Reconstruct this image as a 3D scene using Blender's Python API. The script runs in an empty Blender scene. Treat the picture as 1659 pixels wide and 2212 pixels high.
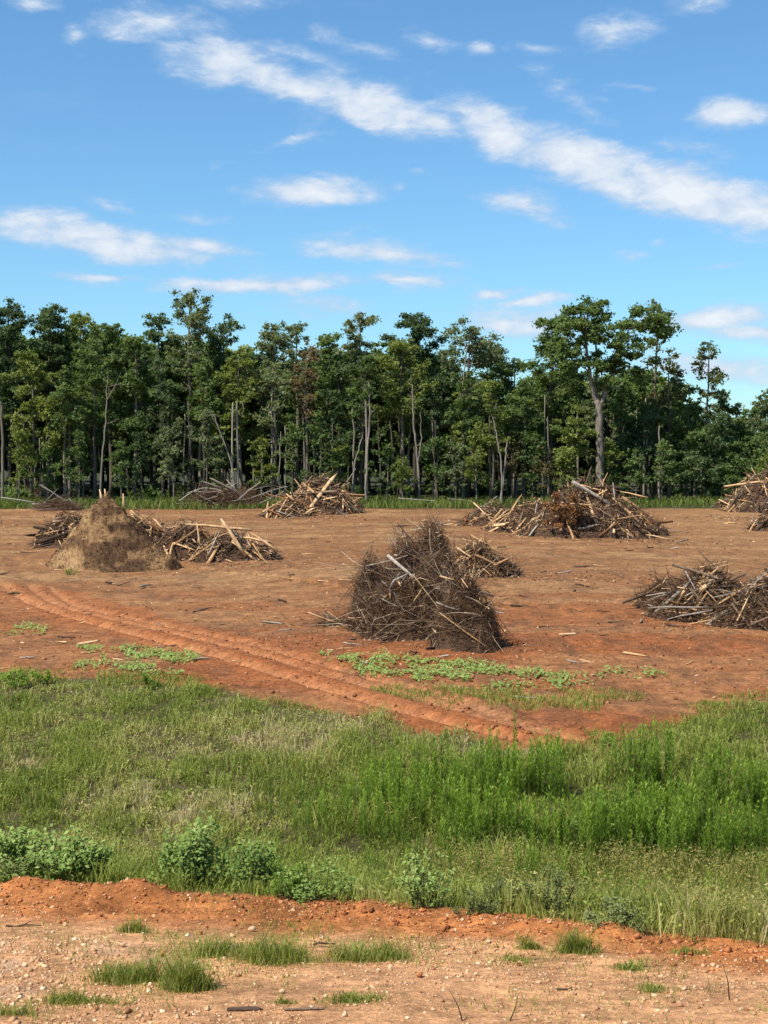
import bpy, math, random
import numpy as np
from mathutils import Vector, Matrix

rng = np.random.default_rng(7)
random.seed(7)
SC = bpy.context.scene
COL = SC.collection

# ------------------------------------------------------------------ camera
CZ = 6.6                       # eye height above the gravel pad
FPX = 1530.0                   # focal length in pixels of a 768 x 1024 frame
PITCH = math.atan(57.0 / FPX)  # the camera looks slightly down
cam_data = bpy.data.cameras.new('camera')
cam_data.sensor_fit = 'VERTICAL'
cam_data.sensor_height = 36.0
cam_data.lens = 36.0 * FPX / 1024.0
cam_data.clip_start = 0.1
cam_data.clip_end = 12000
cam = bpy.data.objects.new('camera', cam_data)
cam.location = (0, 0, CZ)
cam.rotation_euler = (math.pi / 2 - PITCH, 0, 0)
COL.objects.link(cam)
SC.camera = cam

# ------------------------------------------------------------------ light and exposure
SUN_EL = math.radians(54)
SUN_AZ = math.radians(-128)    # clockwise from +Y: the sun stands to the left and a little behind the camera
SC.view_settings.view_transform = 'Standard'
SC.view_settings.look = 'None'
SC.view_settings.exposure = 0.55
SC.view_settings.gamma = 1.0
SC.render.film_transparent = False
SC.cycles.max_bounces = 4
SC.cycles.diffuse_bounces = 2
SC.cycles.transmission_bounces = 2
SC.cycles.transparent_max_bounces = 4
SC.cycles.glossy_bounces = 2

sun_d = bpy.data.lights.new('sun', 'SUN')
sun_d.energy = 5.0
sun_d.angle = math.radians(0.6)
sun_d.color = (1.0, 0.93, 0.80)
sun = bpy.data.objects.new('sun', sun_d)
sdir = Vector((math.sin(SUN_AZ) * math.cos(SUN_EL), math.cos(SUN_AZ) * math.cos(SUN_EL), math.sin(SUN_EL)))
sun.rotation_euler = (-sdir).to_track_quat('-Z', 'Y').to_euler()
sun.location = (-60, -40, 120)
COL.objects.link(sun)

# picture measurements below are in a 1659 x 2212 reading of the photograph
S = 768.0 / 1659.0
FP = FPX / S
cp, sp = math.cos(PITCH), math.sin(PITCH)

def ray(px, py):
    a, b = (px - 829.5) / FP, -(py - 1106.0) / FP
    return np.array([a, cp + b * sp, -sp + b * cp])

# ---- sky with clouds, all in directions of the sky (azimuth, elevation)
CLOUDS = [  # px, py, half length, half thickness, tilt in degrees (clockwise positive), strength
    (330, 50, 165, 42, 4, .72), (500, 10, 110, 25, 0, .6), (75, 12, 70, 20, 5, .75), (160, 75, 45, 25, 40, .55),
    (505, 145, 185, 50, 6, 1.15), (640, 190, 150, 42, 16, 1.0), (800, 225, 200, 55, 19, 1.3), (900, 250, 90, 45, 30, .9),
    (1080, 285, 190, 58, 22, 1.1), (1270, 350, 260, 62, 17, 1.3), (1480, 420, 240, 66, 14, 1.35), (1620, 455, 170, 60, 6, 1.2), (945, 268, 90, 38, 22, 1.0), (560, 165, 120, 30, 10, .9),
    (620, 115, 130, 20, 12, .5), (775, 95, 110, 22, 14, .55), (930, 92, 60, 24, 12, .55), (1040, 112, 36, 15, 0, .6),
    (1330, 70, 120, 42, -8, .7), (1500, 12, 75, 26, -5, .9), (1160, 105, 70, 16, 0, .5), (1240, 210, 110, 32, 35, .42), (1590, 245, 95, 36, 0, 1.15),
    (670, 412, 165, 36, -3, 1.1), (1135, 445, 110, 32, 12, .85), (80, 480, 130, 42, 0, .9), (200, 520, 330, 40, 7, 1.15), (430, 528, 120, 26, 6, .95),
    (230, 445, 60, 16, 14, .5), (410, 476, 85, 18, 0, .55), (605, 315, 130, 13, -14, .5), (820, 545, 220, 30, 5, .85), (760, 500, 90, 16, -16, .35),
    (220, 598, 110, 16, 3, .6), (560, 612, 270, 24, -1, .75), (880, 612, 150, 26, 3, .5), (700, 655, 90, 26, 0, .42), (1365, 548, 48, 13, 0, .55),
    (1060, 635, 60, 14, -8, .65), (1150, 648, 90, 16, -4, .7), (1540, 690, 210, 32, -3, .75), (1640, 720, 150, 30, 0, .7), (1120, 695, 150, 46, 0, .6),
    (1565, 577, 50, 10, 0, .5), (1550, 800, 220, 40, 0, .5), (1180, 640, 40, 14, 0, .5), (1425, 523, 26, 10, 0, .35), (910, 376, 24, 8, 0, .4), (855, 406, 30, 9, 0, .35),
    (1370, 190, 70, 12, 5, .4), (690, 255, 60, 22, -10, .35), (1500, 320, 110, 20, 14, .35),
]
world = bpy.data.worlds.new('World')
SC.world = world
world.use_nodes = True
nt = world.node_tree
nt.nodes.clear()

class NT:
    """terse node wiring"""
    def __init__(s, tree): s.t = tree
    def n(s, kind, **kw):
        nd = s.t.nodes.new(kind)
        for k, v in kw.items():
            if hasattr(nd, k) and k not in ('inputs',): setattr(nd, k, v)
        return nd
    def link(s, a, b): s.t.links.new(a, b)
    def val(s, nd, key, v):
        if isinstance(v, bpy.types.NodeSocket): s.link(v, nd.inputs[key])
        else: nd.inputs[key].default_value = v
    def math(s, op, a, b=0.0, c=0.0, clamp=False):
        nd = s.n('ShaderNodeMath', operation=op, use_clamp=clamp)
        s.val(nd, 0, a); s.val(nd, 1, b); s.val(nd, 2, c)
        return nd.outputs[0]
    def vmath(s, op, a, b=(0, 0, 0)):
        nd = s.n('ShaderNodeVectorMath', operation=op)
        s.val(nd, 0, a); s.val(nd, 1, b)
        return nd.outputs['Value'] if op in ('LENGTH', 'DOT_PRODUCT') else nd.outputs[0]
    def noise(s, vec, scale, detail=4, rough=.55, out='Fac', dist=0.0):
        nd = s.n('ShaderNodeTexNoise')
        if vec is not None: s.link(vec, nd.inputs['Vector'])
        nd.inputs['Scale'].default_value = scale; nd.inputs['Detail'].default_value = detail
        nd.inputs['Roughness'].default_value = rough; nd.inputs['Distortion'].default_value = dist
        return nd.outputs[out]
    def rng(s, v, a, b, c=0.0, d=1.0, smooth=False):
        nd = s.n('ShaderNodeMapRange')
        if smooth: nd.interpolation_type = 'SMOOTHSTEP'
        s.val(nd, 0, v); s.val(nd, 1, a); s.val(nd, 2, b); s.val(nd, 3, c); s.val(nd, 4, d)
        return nd.outputs[0]
    def mix(s, f, a, b, mode='MIX'):
        nd = s.n('ShaderNodeMix', data_type='RGBA', blend_type=mode)
        s.val(nd, 0, f); s.val(nd, 6, a); s.val(nd, 7, b)
        return nd.outputs[2]
    def ramp(s, f, stops):
        nd = s.n('ShaderNodeValToRGB')
        s.link(f, nd.inputs[0])
        el = nd.color_ramp.elements
        while len(el) < len(stops): el.new(0.5)
        for e, (p, c) in zip(el, stops): e.position = p; e.color = (*c, 1) if len(c) == 3 else c
        return nd.outputs[0]

def rgb(c): return (c[0], c[1], c[2], 1.0)

w = NT(nt)
tc = w.n('ShaderNodeTexCoord')
sep = w.n('ShaderNodeSeparateXYZ'); w.link(tc.outputs['Generated'], sep.inputs[0])
az = w.math('ARCTAN2', sep.outputs[0], sep.outputs[1])
el = w.math('ARCSINE', sep.outputs[2])
comb = w.n('ShaderNodeCombineXYZ'); w.link(az, comb.inputs[0]); w.link(w.math('MULTIPLY', el, 2.2), comb.inputs[1])
flat = comb.outputs[0]
warp = w.vmath('SUBTRACT', w.noise(flat, 16, 4, .6, 'Color'), (.5, .5, .5))
sc_ = w.n('ShaderNodeVectorMath', operation='SCALE'); w.link(warp, sc_.inputs[0]); sc_.inputs['Scale'].default_value = .017
comb2 = w.n('ShaderNodeCombineXYZ'); w.link(az, comb2.inputs[0]); w.link(el, comb2.inputs[1])
pos = w.vmath('ADD', comb2.outputs[0], sc_.outputs[0])
M = None
for (px, py, a, b, tilt, st) in CLOUDS:
    if py > 580: st += .22; a *= 1.15
    d = ray(px, py); d = d / np.linalg.norm(d)
    mp = w.n('ShaderNodeMapping', vector_type='TEXTURE')
    w.link(pos, mp.inputs['Vector'])
    mp.inputs['Location'].default_value = (math.atan2(d[0], d[1]), math.asin(d[2]), 0)
    mp.inputs['Rotation'].default_value = (0, 0, -math.radians(tilt))
    mp.inputs['Scale'].default_value = (1.18 * a / FP, 1.16 * b / FP, 1)
    v = w.math('MULTIPLY_ADD', w.vmath('LENGTH', mp.outputs[0]), -st, st)
    M = v if M is None else w.math('SMOOTH_MAX', M, v, .12)
fine = w.math('SUBTRACT', w.noise(flat, 34, 6, .62, dist=.3), .5)
broad = w.noise(flat, 7.5, 5, .6)
streak_c = w.n('ShaderNodeMapping'); w.link(pos, streak_c.inputs['Vector'])
streak_c.inputs['Rotation'].default_value = (0, 0, math.radians(12)); streak_c.inputs['Scale'].default_value = (18, 70, 1)
streak = w.noise(streak_c.outputs[0], 1.0, 6, .65)
val = w.math('ADD', M, w.math('MULTIPLY', fine, 1.25))
val = w.math('ADD', val, w.math('MULTIPLY', w.math('SUBTRACT', streak, .5), 1.05))
dens = w.rng(val, .0, .85, 0, 1, True)
veil = w.math('MULTIPLY', w.rng(w.math('ADD', broad, w.math('MULTIPLY', fine, .35)), .52, .85, 0, .20, True), w.rng(streak, .35, .7))
dens = w.math('MAXIMUM', w.math('MULTIPLY', dens, .93), veil)
sky = w.n('ShaderNodeTexSky', sky_type='NISHITA')
sky.sun_disc = False
sky.sun_elevation = SUN_EL
sky.sun_rotation = SUN_AZ
sky.altitude = 200
sky.air_density = 1.0
sky.dust_density = 0.35
sky.ozone_density = 2.2
skycol = w.mix(1.0, sky.outputs[0], (0.69, 1.03, 1.22, 1), 'MULTIPLY')
ccol = w.mix(w.rng(w.math('ADD', val, w.math('MULTIPLY', fine, 1.2)), .3, 1.3), (4.0, 5.1, 6.6, 1), (6.9, 7.15, 7.5, 1))
out = w.n('ShaderNodeOutputWorld')
bg = w.n('ShaderNodeBackground'); bg.inputs['Strength'].default_value = 0.088
w.link(w.mix(dens, skycol, ccol), bg.inputs['Color'])
w.link(bg.outputs[0], out.inputs[0])

# ------------------------------------------------------------------ numpy helpers
def _hash(ix, iy, seed):
    h = (ix.astype(np.int64) * 374761393 + iy.astype(np.int64) * 668265263 + seed * 974634777) & 0xFFFFFFFF
    h = ((h ^ (h >> 13)) * 1274126177) & 0xFFFFFFFF
    return ((h ^ (h >> 16)) & 0xFFFFFF) / float(0xFFFFFF)

def vnoise(x, y, seed=0):
    x = np.asarray(x, float); y = np.asarray(y, float)
    ix, iy = np.floor(x), np.floor(y)
    fx, fy = x - ix, y - iy
    fx = fx * fx * (3 - 2 * fx); fy = fy * fy * (3 - 2 * fy)
    a, b = _hash(ix, iy, seed), _hash(ix + 1, iy, seed)
    c, d = _hash(ix, iy + 1, seed), _hash(ix + 1, iy + 1, seed)
    return (a * (1 - fx) + b * fx) * (1 - fy) + (c * (1 - fx) + d * fx) * fy

def fbm(x, y, seed=0, oct=4, gain=.5):
    t, a, n = 0.0, 1.0, 0.0
    for k in range(oct):
        t = t + a * vnoise(x * 2 ** k + 17.3 * k, y * 2 ** k - 9.1 * k, seed + k); n += a; a *= gain
    return t / n

def sstep(a, b, x):
    t = np.clip((np.asarray(x, float) - a) / (b - a), 0, 1)
    return t * t * (3 - 2 * t)

# ------------------------------------------------------------------ lie of the land
_yt = np.arange(-200, 6000, .25)
_zt = np.interp(_yt, [-200, 0, 30, 36, 45, 55, 75, 100, 130, 150, 180, 260, 6000],
                [-2.3, -2.3, -2.2, -2.0, -1.25, -.40, .35, 1.1, 1.9, 2.3, 2.7, 3.2, 3.2])
_k = np.exp(-np.linspace(-2.5, 2.5, 33) ** 2); _k /= _k.sum()
_zt = np.convolve(np.pad(_zt, 16, mode='edge'), _k, 'valid')

def edge_y(x):       # far rim of the gravel pad
    return np.interp(x, [-60, -6.5, -3, 0, 2.6, 5.2, 9, 60], [27, 24.0, 23.2, 22.5, 21.3, 19.8, 17.5, 8])

def H0(x, y):
    x = np.asarray(x, float); y = np.asarray(y, float)
    t = y - edge_y(x)
    pad = .34 - .075 * (np.minimum(y, 26) - 17)
    pad = np.where(y < 12, .34 + .375 - 0 * y, pad)
    f = sstep(-.4, 9.0, t)
    low = np.interp(y, _yt, _zt) + .25 * np.sin(x * .11 + 1) * sstep(30, 60, y) * (1 - sstep(90, 130, y))
    return pad * (1 - f) + low * f

def G(px, py):
    """where the sight line of a picture point meets the ground"""
    r = ray(px, py)
    ts = np.concatenate([np.arange(8, 60, .05), np.arange(60, 400, .25)])
    x, y, z = r[0] * ts, r[1] * ts, CZ + r[2] * ts
    k = np.argmax(z < H0(x, y))
    return float(x[k]), float(y[k])

def GP(pts): return np.array([G(*p) for p in pts])

def seg_dist(x, y, poly, closed=False):
    """distance to a polyline, and the parameter of the nearest segment"""
    best = np.full(np.shape(x), 1e9)
    P = np.asarray(poly); n = len(P)
    for i in range(n if closed else n - 1):
        a, b = P[i], P[(i + 1) % n]
        ex, ey = b - a
        t = np.clip(((x - a[0]) * ex + (y - a[1]) * ey) / (ex * ex + ey * ey + 1e-9), 0, 1)
        best = np.minimum(best, np.hypot(x - a[0] - t * ex, y - a[1] - t * ey))
    return best

def inside(x, y, poly):
    P = np.asarray(poly); n = len(P)
    c = np.zeros(np.shape(x), bool)
    for i in range(n):
        x1, y1 = P[i]; x2, y2 = P[(i + 1) % n]
        if y1 == y2: continue
        c ^= ((y1 > y) != (y2 > y)) & (x < (x2 - x1) * (y - y1) / (y2 - y1) + x1)
    return c

def area(x, y, poly, soft=.5, wob=.8, seed=3):
    """1 inside the world polygon, 0 outside, with a ragged soft rim"""
    sd = seg_dist(x, y, poly, True) * np.where(inside(x, y, poly), 1, -1)
    return sstep(-soft, soft, sd + wob * (fbm(x * .9, y * .6, seed) - .5) * 2)

def smooth_line(P, n=6):
    P = np.asarray(P, float)
    for _ in range(2):
        Q = [P[0]]
        for a, b in zip(P[:-1], P[1:]): Q += [a * .75 + b * .25, a * .25 + b * .75]
        P = np.array(Q + [P[-1]])
    return P

# ground regions, read off the photograph and carried to the ground
GRASS_FAR = GP([(-120, 1440), (0, 1452), (120, 1462), (330, 1474), (450, 1492), (600, 1512), (750, 1548), (900, 1580), (1050, 1605), (1200, 1628),
                (1290, 1634), (1320, 1596), (1450, 1582), (1560, 1532), (1659, 1512), (1780, 1490)])
_l, _r = GRASS_FAR[0], GRASS_FAR[-1]
MEADOW = np.vstack([[[-60, _l[1] - 1]], GRASS_FAR, [[60, _r[1]]], [[60, 6]], [[9, 17.2]], [[5.2, 19.5]], [[2.6, 21.0]], [[0, 22.2]], [[-3, 22.9]], [[-6.5, 23.7]], [[-60, 26.7]]])
TRACK = GP([(-60, 1255), (120, 1272), (250, 1300), (370, 1335), (480, 1365), (640, 1402), (700, 1440), (850, 1500), (1000, 1532), (1110, 1560), (1230, 1590), (1340, 1628),
            (1190, 1622), (1050, 1598), (880, 1562), (760, 1524), (640, 1492), (500, 1440), (330, 1392), (150, 1345), (0, 1310), (-60, 1300)])
RUTS = [smooth_line(GP(p)) for p in (
    [(-60, 1248), (10, 1262), (40, 1285), (90, 1312), (200, 1345), (400, 1398), (620, 1462), (800, 1516), (1000, 1566), (1190, 1612)],
    [(0, 1268), (60, 1300), (160, 1334), (360, 1385), (560, 1440), (760, 1500), (960, 1556), (1180, 1606)],
    [(60, 1262), (85, 1285), (130, 1310), (260, 1340), (430, 1378), (640, 1436), (820, 1488), (1010, 1538), (1230, 1594)],
    [(110, 1268), (130, 1290), (170, 1312), (300, 1340), (460, 1372), (640, 1418), (840, 1478), (1030, 1530), (1260, 1600)])]
LEDGE = smooth_line(GP([(-40, 1205), (110, 1217), (260, 1222), (400, 1226), (560, 1245), (700, 1263), (780, 1275), (950, 1292), (1080, 1304), (1200, 1316), (1330, 1334)]))
CREEP = [GP([(165, 1400), (300, 1396), (430, 1418), (425, 1442), (280, 1432)]), GP([(170, 1432), (300, 1438), (400, 1462), (260, 1462), (160, 1448)]),
         GP([(690, 1412), (760, 1422), (1000, 1432), (1200, 1452), (1275, 1474), (1180, 1494), (960, 1484), (820, 1466), (700, 1428)]),
         GP([(1295, 1446), (1440, 1462), (1445, 1476), (1290, 1464)]), GP([(0, 1352), (60, 1348), (100, 1366), (30, 1376)])]
SPARSE = [GP([(800, 1484), (1080, 1492), (1280, 1492), (1450, 1506), (1659, 1496), (1659, 1528), (1450, 1534), (1290, 1540), (1060, 1530), (860, 1512)]),
          GP([(1270, 1580), (1400, 1548), (1560, 1520), (1700, 1505), (1700, 1570), (1400, 1600)]), GP([(-20, 1440), (560, 1478), (600, 1510), (-20, 1470)])]
STRIP_FAR = 131.0   # rough grass between the clearing and the wood starts here

def soil(x, y):
    """heights and surface colour of the ground"""
    x = np.asarray(x, float); y = np.asarray(y, float)
    t = y - edge_y(x)
    meadow = area(x, y, MEADOW, .5, .9, 11) * sstep(.2, 1.3, t + .8 * (fbm(x * .9, y * .9, 14) - .5))
    track = area(x, y, TRACK, .5, .5, 5)
    padm = 1 - sstep(.1, .9, t)
    bank = sstep(-2.1, -.9, t + np.interp(x, [-7, -2, 2], [.9, .6, 0]) + 1.2 * (fbm(x * .5, y * .5, 31) - .5)) * padm     # raw orange clay along the rim
    z = H0(x, y)
    # rough surface: clods and dozer scrape marks in the field, smaller bumps on the pad
    near = 1 - sstep(60, 120, y)
    field = (1 - padm) * (1 - meadow) * (1 - .72 * track)
    z = z + field * (.24 * (fbm(x * .35, y * .35, 40) - .5) + .20 * (fbm(x * 1.3 + y * .25, y * 1.6, 41, 5, .68) - .5) * (.6 + .4 * near))
    z = z + field * .09 * (fbm(x * .35 - y * .1, y * 2.4, 44, 3) - .5)
    rut = np.zeros_like(z)
    for P in RUTS:
        d = seg_dist(x, y, P)
        g = np.exp(-(d / .20) ** 2)
        rut = np.maximum(rut, g)
        z = z - .11 * g * (.45 + 1.1 * fbm(x * .5, y * .5, 33)) + .02 * np.exp(-((d - .50) / .22) ** 2) * (.2 + 1.3 * fbm(x * .9, y * .9, 34, 5, .7))
    d = seg_dist(x, y, LEDGE)
    z = z - .20 * np.exp(-(d / .22) ** 2) + .13 * np.exp(-((d - .55) / .3) ** 2) * (.4 + .9 * vnoise(x * .8, y * .8, 3))
    berm = np.exp(-((t + .55) / .38) ** 2) * np.clip(fbm(x * 1.1, y * .2, 77, 3) * 2.4 - 1.0, 0, .8)
    for (bx, bh, bw) in ((G(340, 1915)[0], .30, .42), (G(505, 1938)[0], .12, .3), (G(40, 1925)[0], .2, .5), (G(150, 1915)[0], .2, .5), (G(810, 1990)[0], .16, .35), (G(1375, 2045)[0], .16, .2)):
        berm = berm + bh / .3 * np.exp(-((x - bx) / bw) ** 2) * np.exp(-((t + .5) / .3) ** 2)
    z = z + .22 * berm + padm * (.06 * (fbm(x * .8, y * .8, 50) - .5) + bank * .09 * (fbm(x * .9, y * 4.5, 52, 4, .65) - .5) + .10 * (fbm(x * 3.2, y * 3.2, 51, 4, .7) - .5) * (.25 + bank))
    # colours of the soils
    n1 = fbm(x * .22, y * .22, 60)[..., None]; n2 = fbm(x * 1.1, y * .9, 61)[..., None]; n3 = fbm(x * .12 + 3, y * .5, 62)[..., None]
    n4 = fbm(x * 3.1, y * 2.6, 63)[..., None]
    brown, tan, red = np.array([.255, .126, .056]), np.array([.340, .196, .092]), np.array([.275, .098, .037])
    dark = np.array([.120, .066, .040])
    redness = (sstep(82, 50, y))[..., None]
    c = brown * (1 - redness) + red * redness
    c = c * (1 - .75 * sstep(.42, .66, n3)) + (tan * (1 - .5 * redness) + red * .5 * redness) * .75 * sstep(.42, .66, n3)
    c = c * (1 - .45 * sstep(.50, .72, n2)) + dark * .45 * sstep(.50, .72, n2)
    rt = (sstep(14, 30, x) * sstep(75, 95, y))[..., None]
    c = c * (1 - .4 * rt) + tan * .4 * rt
    tr = track[..., None] * (.32 + .6 * n1)
    c = c * (1 - tr) + np.array([.320, .108, .038]) * tr
    rr = rut[..., None]
    c = c * (1 - .5 * rr) + np.array([.38, .180, .085]) * .6 * rr
    m = meadow[..., None]
    c = c * (1 - m) + (np.array([.090, .075, .036]) * (.6 + .9 * n2)) * m
    far = sstep(STRIP_FAR - 1, STRIP_FAR + 3, y + 3 * (fbm(x * .2, y * .2, 8) - .5))[..., None]
    c = c * (1 - far) + np.array([.055, .06, .028]) * far
    p = padm[..., None]; b = bank[..., None]
    pc = np.array([.55, .290, .142]) * (.74 + .5 * n2) * (.85 + .3 * n4)
    bc = np.array([.43, .165, .056]) * (.62 + .75 * n2)
    gl = (sstep(-2.0, -4.5, x) * sstep(20.8, 19.4, y))[..., None] * sstep(.40, .62, n2)
    pc = pc * (1 - .6 * gl) + np.array([.42, .30, .22]) * .6 * gl
    c = c * (1 - p) + (pc * (1 - b) + bc * b) * p
    return z, np.clip(c, 0, 1), dict(meadow=meadow, track=track, pad=padm)

_cache = {}
def HZ(x, y):
    return soil(np.atleast_1d(np.asarray(x, float)), np.atleast_1d(np.asarray(y, float)))[0]
def hz(x, y): return float(HZ(x, y)[0])

# ------------------------------------------------------------------ mesh helpers
def mesh(name, V, faces, mats=(), attrs=None, smooth=False, matidx=None):
    """faces: list of (n,k) index arrays; attrs: name -> per-vertex float or rgb"""
    me = bpy.data.meshes.new(name)
    V = np.asarray(V, np.float32)
    me.vertices.add(len(V)); me.vertices.foreach_set('co', V.ravel())
    loops = np.concatenate([np.asarray(f, np.int32).ravel() for f in faces])
    tot = np.concatenate([np.full(len(f), np.shape(f)[1], np.int32) for f in faces])
    start = np.concatenate([[0], np.cumsum(tot)[:-1]]).astype(np.int32)
    me.loops.add(len(loops)); me.loops.foreach_set('vertex_index', loops)
    me.polygons.add(len(tot)); me.polygons.foreach_set('loop_start', start)
    me.polygons.foreach_set('loop_total', tot)
    if smooth: me.polygons.foreach_set('use_smooth', np.ones(len(tot), bool))
    for m in mats: me.materials.append(m)
    if matidx is not None: me.polygons.foreach_set('material_index', np.asarray(matidx, np.int32))
    for k, a in (attrs or {}).items():
        a = np.asarray(a, np.float32)
        if a.ndim == 1:
            at = me.attributes.new(k, 'FLOAT', 'POINT'); at.data.foreach_set('value', a)
        else:
            at = me.attributes.new(k, 'FLOAT_COLOR', 'POINT')
            at.data.foreach_set('color', np.hstack([a, np.ones((len(a), 1), np.float32)]).astype(np.float32).ravel())
    me.update(calc_edges=True)
    return me

def link(name, data, parent=None, loc=None):
    o = bpy.data.objects.new(name, data)
    COL.objects.link(o)
    if parent is not None: o.parent = parent
    if loc is not None: o.location = loc
    return o

def tag(o, label=None, cat=None, group=None, kind=None):
    if label: o['label'] = label
    if cat: o['category'] = cat
    if group: o['group'] = group
    if kind: o['kind'] = kind
    return o

def thing(name, label, cat, loc, group=None):
    return tag(link(name, None, None, loc), label, cat, group)

class MB:
    """collects vertex and face arrays with a per-vertex tint"""
    def __init__(s): s.V = []; s.Q = []; s.T = []; s.A = []; s.n = 0
    def add(s, V, Q=None, T=None, tint=.5):
        V = np.asarray(V, float).reshape(-1, 3)
        if Q is not None and len(Q): s.Q.append(np.asarray(Q) + s.n)
        if T is not None and len(T): s.T.append(np.asarray(T) + s.n)
        s.A.append(np.broadcast_to(np.asarray(tint, float), (len(V),)))
        s.V.append(V); s.n += len(V)
    def done(s, name, mats, smooth=False, off=(0, 0, 0)):
        fs = ([np.concatenate(s.Q)] if s.Q else []) + ([np.concatenate(s.T)] if s.T else [])
        return mesh(name, np.concatenate(s.V) - np.asarray(off), fs, mats, {'tint': np.concatenate(s.A)}, smooth)

def tube(mb, pts, rad, sides=5, tint=.5, cap=True):
    P = np.asarray(pts, float); n = len(P); R = np.broadcast_to(np.asarray(rad, float), (n,))
    T = np.gradient(P, axis=0); T /= np.linalg.norm(T, axis=1)[:, None] + 1e-9
    ref = np.array([0, 0, 1.0]) if abs(T[0][2]) < .9 else np.array([1.0, 0, 0])
    U = np.cross(T, ref); U /= np.linalg.norm(U, axis=1)[:, None] + 1e-9
    W = np.cross(T, U)
    a = np.arange(sides) * 2 * math.pi / sides
    V = (P[:, None] + R[:, None, None] * (np.cos(a)[None, :, None] * U[:, None] + np.sin(a)[None, :, None] * W[:, None])).reshape(-1, 3)
    i = np.arange(n - 1)[:, None] * sides; j = np.arange(sides)[None]; k = (j + 1) % sides
    Q = np.stack([i + j, i + k, i + sides + k, i + sides + j], -1).reshape(-1, 4)
    Tt = None
    if cap:
        V = np.vstack([V, P[:1], P[-1:]]); m = n * sides
        jj = np.arange(sides); kk = (jj + 1) % sides; b = (n - 1) * sides
        Tt = np.vstack([np.stack([kk, jj, np.full(sides, m)], -1), np.stack([b + jj, b + kk, np.full(sides, m + 1)], -1)])
    mb.add(V, Q, Tt, tint)

def unit(v): return v / (np.linalg.norm(v, axis=-1, keepdims=True) + 1e-9)

def leaves(mb, C, N, L, W, tint, rg=rng):
    """flat pointed leaves at centres C with normals N: a folded diamond of two triangles"""
    n = len(C)
    D = unit(np.cross(N, unit(rg.normal(size=(n, 3)))))
    B = np.cross(N, D)
    L = np.broadcast_to(L, (n,))[:, None]; W = np.broadcast_to(W, (n,))[:, None]
    V = np.stack([C - D * L * .5, C + B * W * .5 + N * W * .12, C + D * L * .5, C - B * W * .5 + N * W * .12], 1)
    i = np.arange(n)[:, None] * 4
    mb.add(V.reshape(-1, 3), np.hstack([i, i + 1, i + 2, i + 3]), None, np.repeat(np.broadcast_to(tint, (n,)), 4))

def blades(mb, B, h, wd, lean, tint, rg=rng, az=None):
    """bent grass blades: base points B, heights h, widths wd, lean 0..1"""
    n = len(B)
    a = rg.uniform(0, 2 * math.pi, n) if az is None else az
    dx = np.stack([np.cos(a), np.sin(a), np.zeros(n)], 1)
    f = rg.uniform(0, 2 * math.pi, n); sx = np.stack([np.cos(f), np.sin(f), np.zeros(n)], 1)
    h = np.broadcast_to(h, (n,))[:, None]; wd = np.broadcast_to(wd, (n,))[:, None]; lean = np.broadcast_to(lean, (n,))[:, None]
    up = np.array([0, 0, 1.0])
    m = B + up * h * .55 + dx * h * lean * .30
    t = B + up * h * (1 - .3 * lean) + dx * h * lean * .85
    V = np.stack([B - sx * wd * .5, B + sx * wd * .5, m - sx * wd * .42, m + sx * wd * .42, t], 1)
    i = np.arange(n)[:, None] * 5
    mb.add(V.reshape(-1, 3), np.hstack([i, i + 1, i + 3, i + 2]), np.hstack([i + 2, i + 3, i + 4]), np.repeat(np.broadcast_to(tint, (n,)), 5))

def scatter(mb, protos, P, yaw, scl, which, tint=None, tilt=None):
    """merge copies of small prototype meshes (V, Q, T, A) into one builder"""
    for k, (V, Q, T, A) in enumerate(protos):
        s = np.where(which == k)[0]
        if not len(s): continue
        c, sn = np.cos(yaw[s]), np.sin(yaw[s])
        X = V[None] * scl[s][:, None, None]
        Y = np.stack([X[..., 0] * c[:, None] - X[..., 1] * sn[:, None], X[..., 0] * sn[:, None] + X[..., 1] * c[:, None], X[..., 2]], -1) + P[s][:, None]
        o = (np.arange(len(s)) * len(V))[:, None, None]
        a = np.broadcast_to(A[None], (len(s), len(V)))
        if tint is not None: a = np.clip(a + tint[s][:, None], 0, 1)
        mb.add(Y.reshape(-1, 3), (Q[None] + o).reshape(-1, 4) if len(Q) else None, (T[None] + o).reshape(-1, 3) if len(T) else None, a.ravel())

def proto(mb):
    return (np.concatenate(mb.V), np.concatenate(mb.Q) if mb.Q else np.zeros((0, 4), int),
            np.concatenate(mb.T) if mb.T else np.zeros((0, 3), int), np.concatenate(mb.A))

# ------------------------------------------------------------------ materials
def material(name):
    m = bpy.data.materials.new(name); m.use_nodes = True
    m.node_tree.nodes.clear()
    return m, NT(m.node_tree)

def finish(n, shader): n.link(shader, n.n('ShaderNodeOutputMaterial').inputs[0])

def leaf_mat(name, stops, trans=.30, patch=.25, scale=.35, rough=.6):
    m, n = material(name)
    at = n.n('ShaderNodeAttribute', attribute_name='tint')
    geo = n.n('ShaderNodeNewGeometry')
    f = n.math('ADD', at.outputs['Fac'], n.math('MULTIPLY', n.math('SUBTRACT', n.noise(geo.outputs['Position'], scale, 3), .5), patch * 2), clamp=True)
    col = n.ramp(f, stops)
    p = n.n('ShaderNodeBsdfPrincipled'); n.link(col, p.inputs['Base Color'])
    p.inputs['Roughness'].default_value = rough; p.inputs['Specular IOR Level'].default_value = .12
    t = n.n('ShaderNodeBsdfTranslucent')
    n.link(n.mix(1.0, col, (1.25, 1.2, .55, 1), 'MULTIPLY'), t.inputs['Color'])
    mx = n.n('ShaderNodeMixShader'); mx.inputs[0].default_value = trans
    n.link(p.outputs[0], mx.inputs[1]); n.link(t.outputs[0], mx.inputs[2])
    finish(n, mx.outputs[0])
    return m

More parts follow.
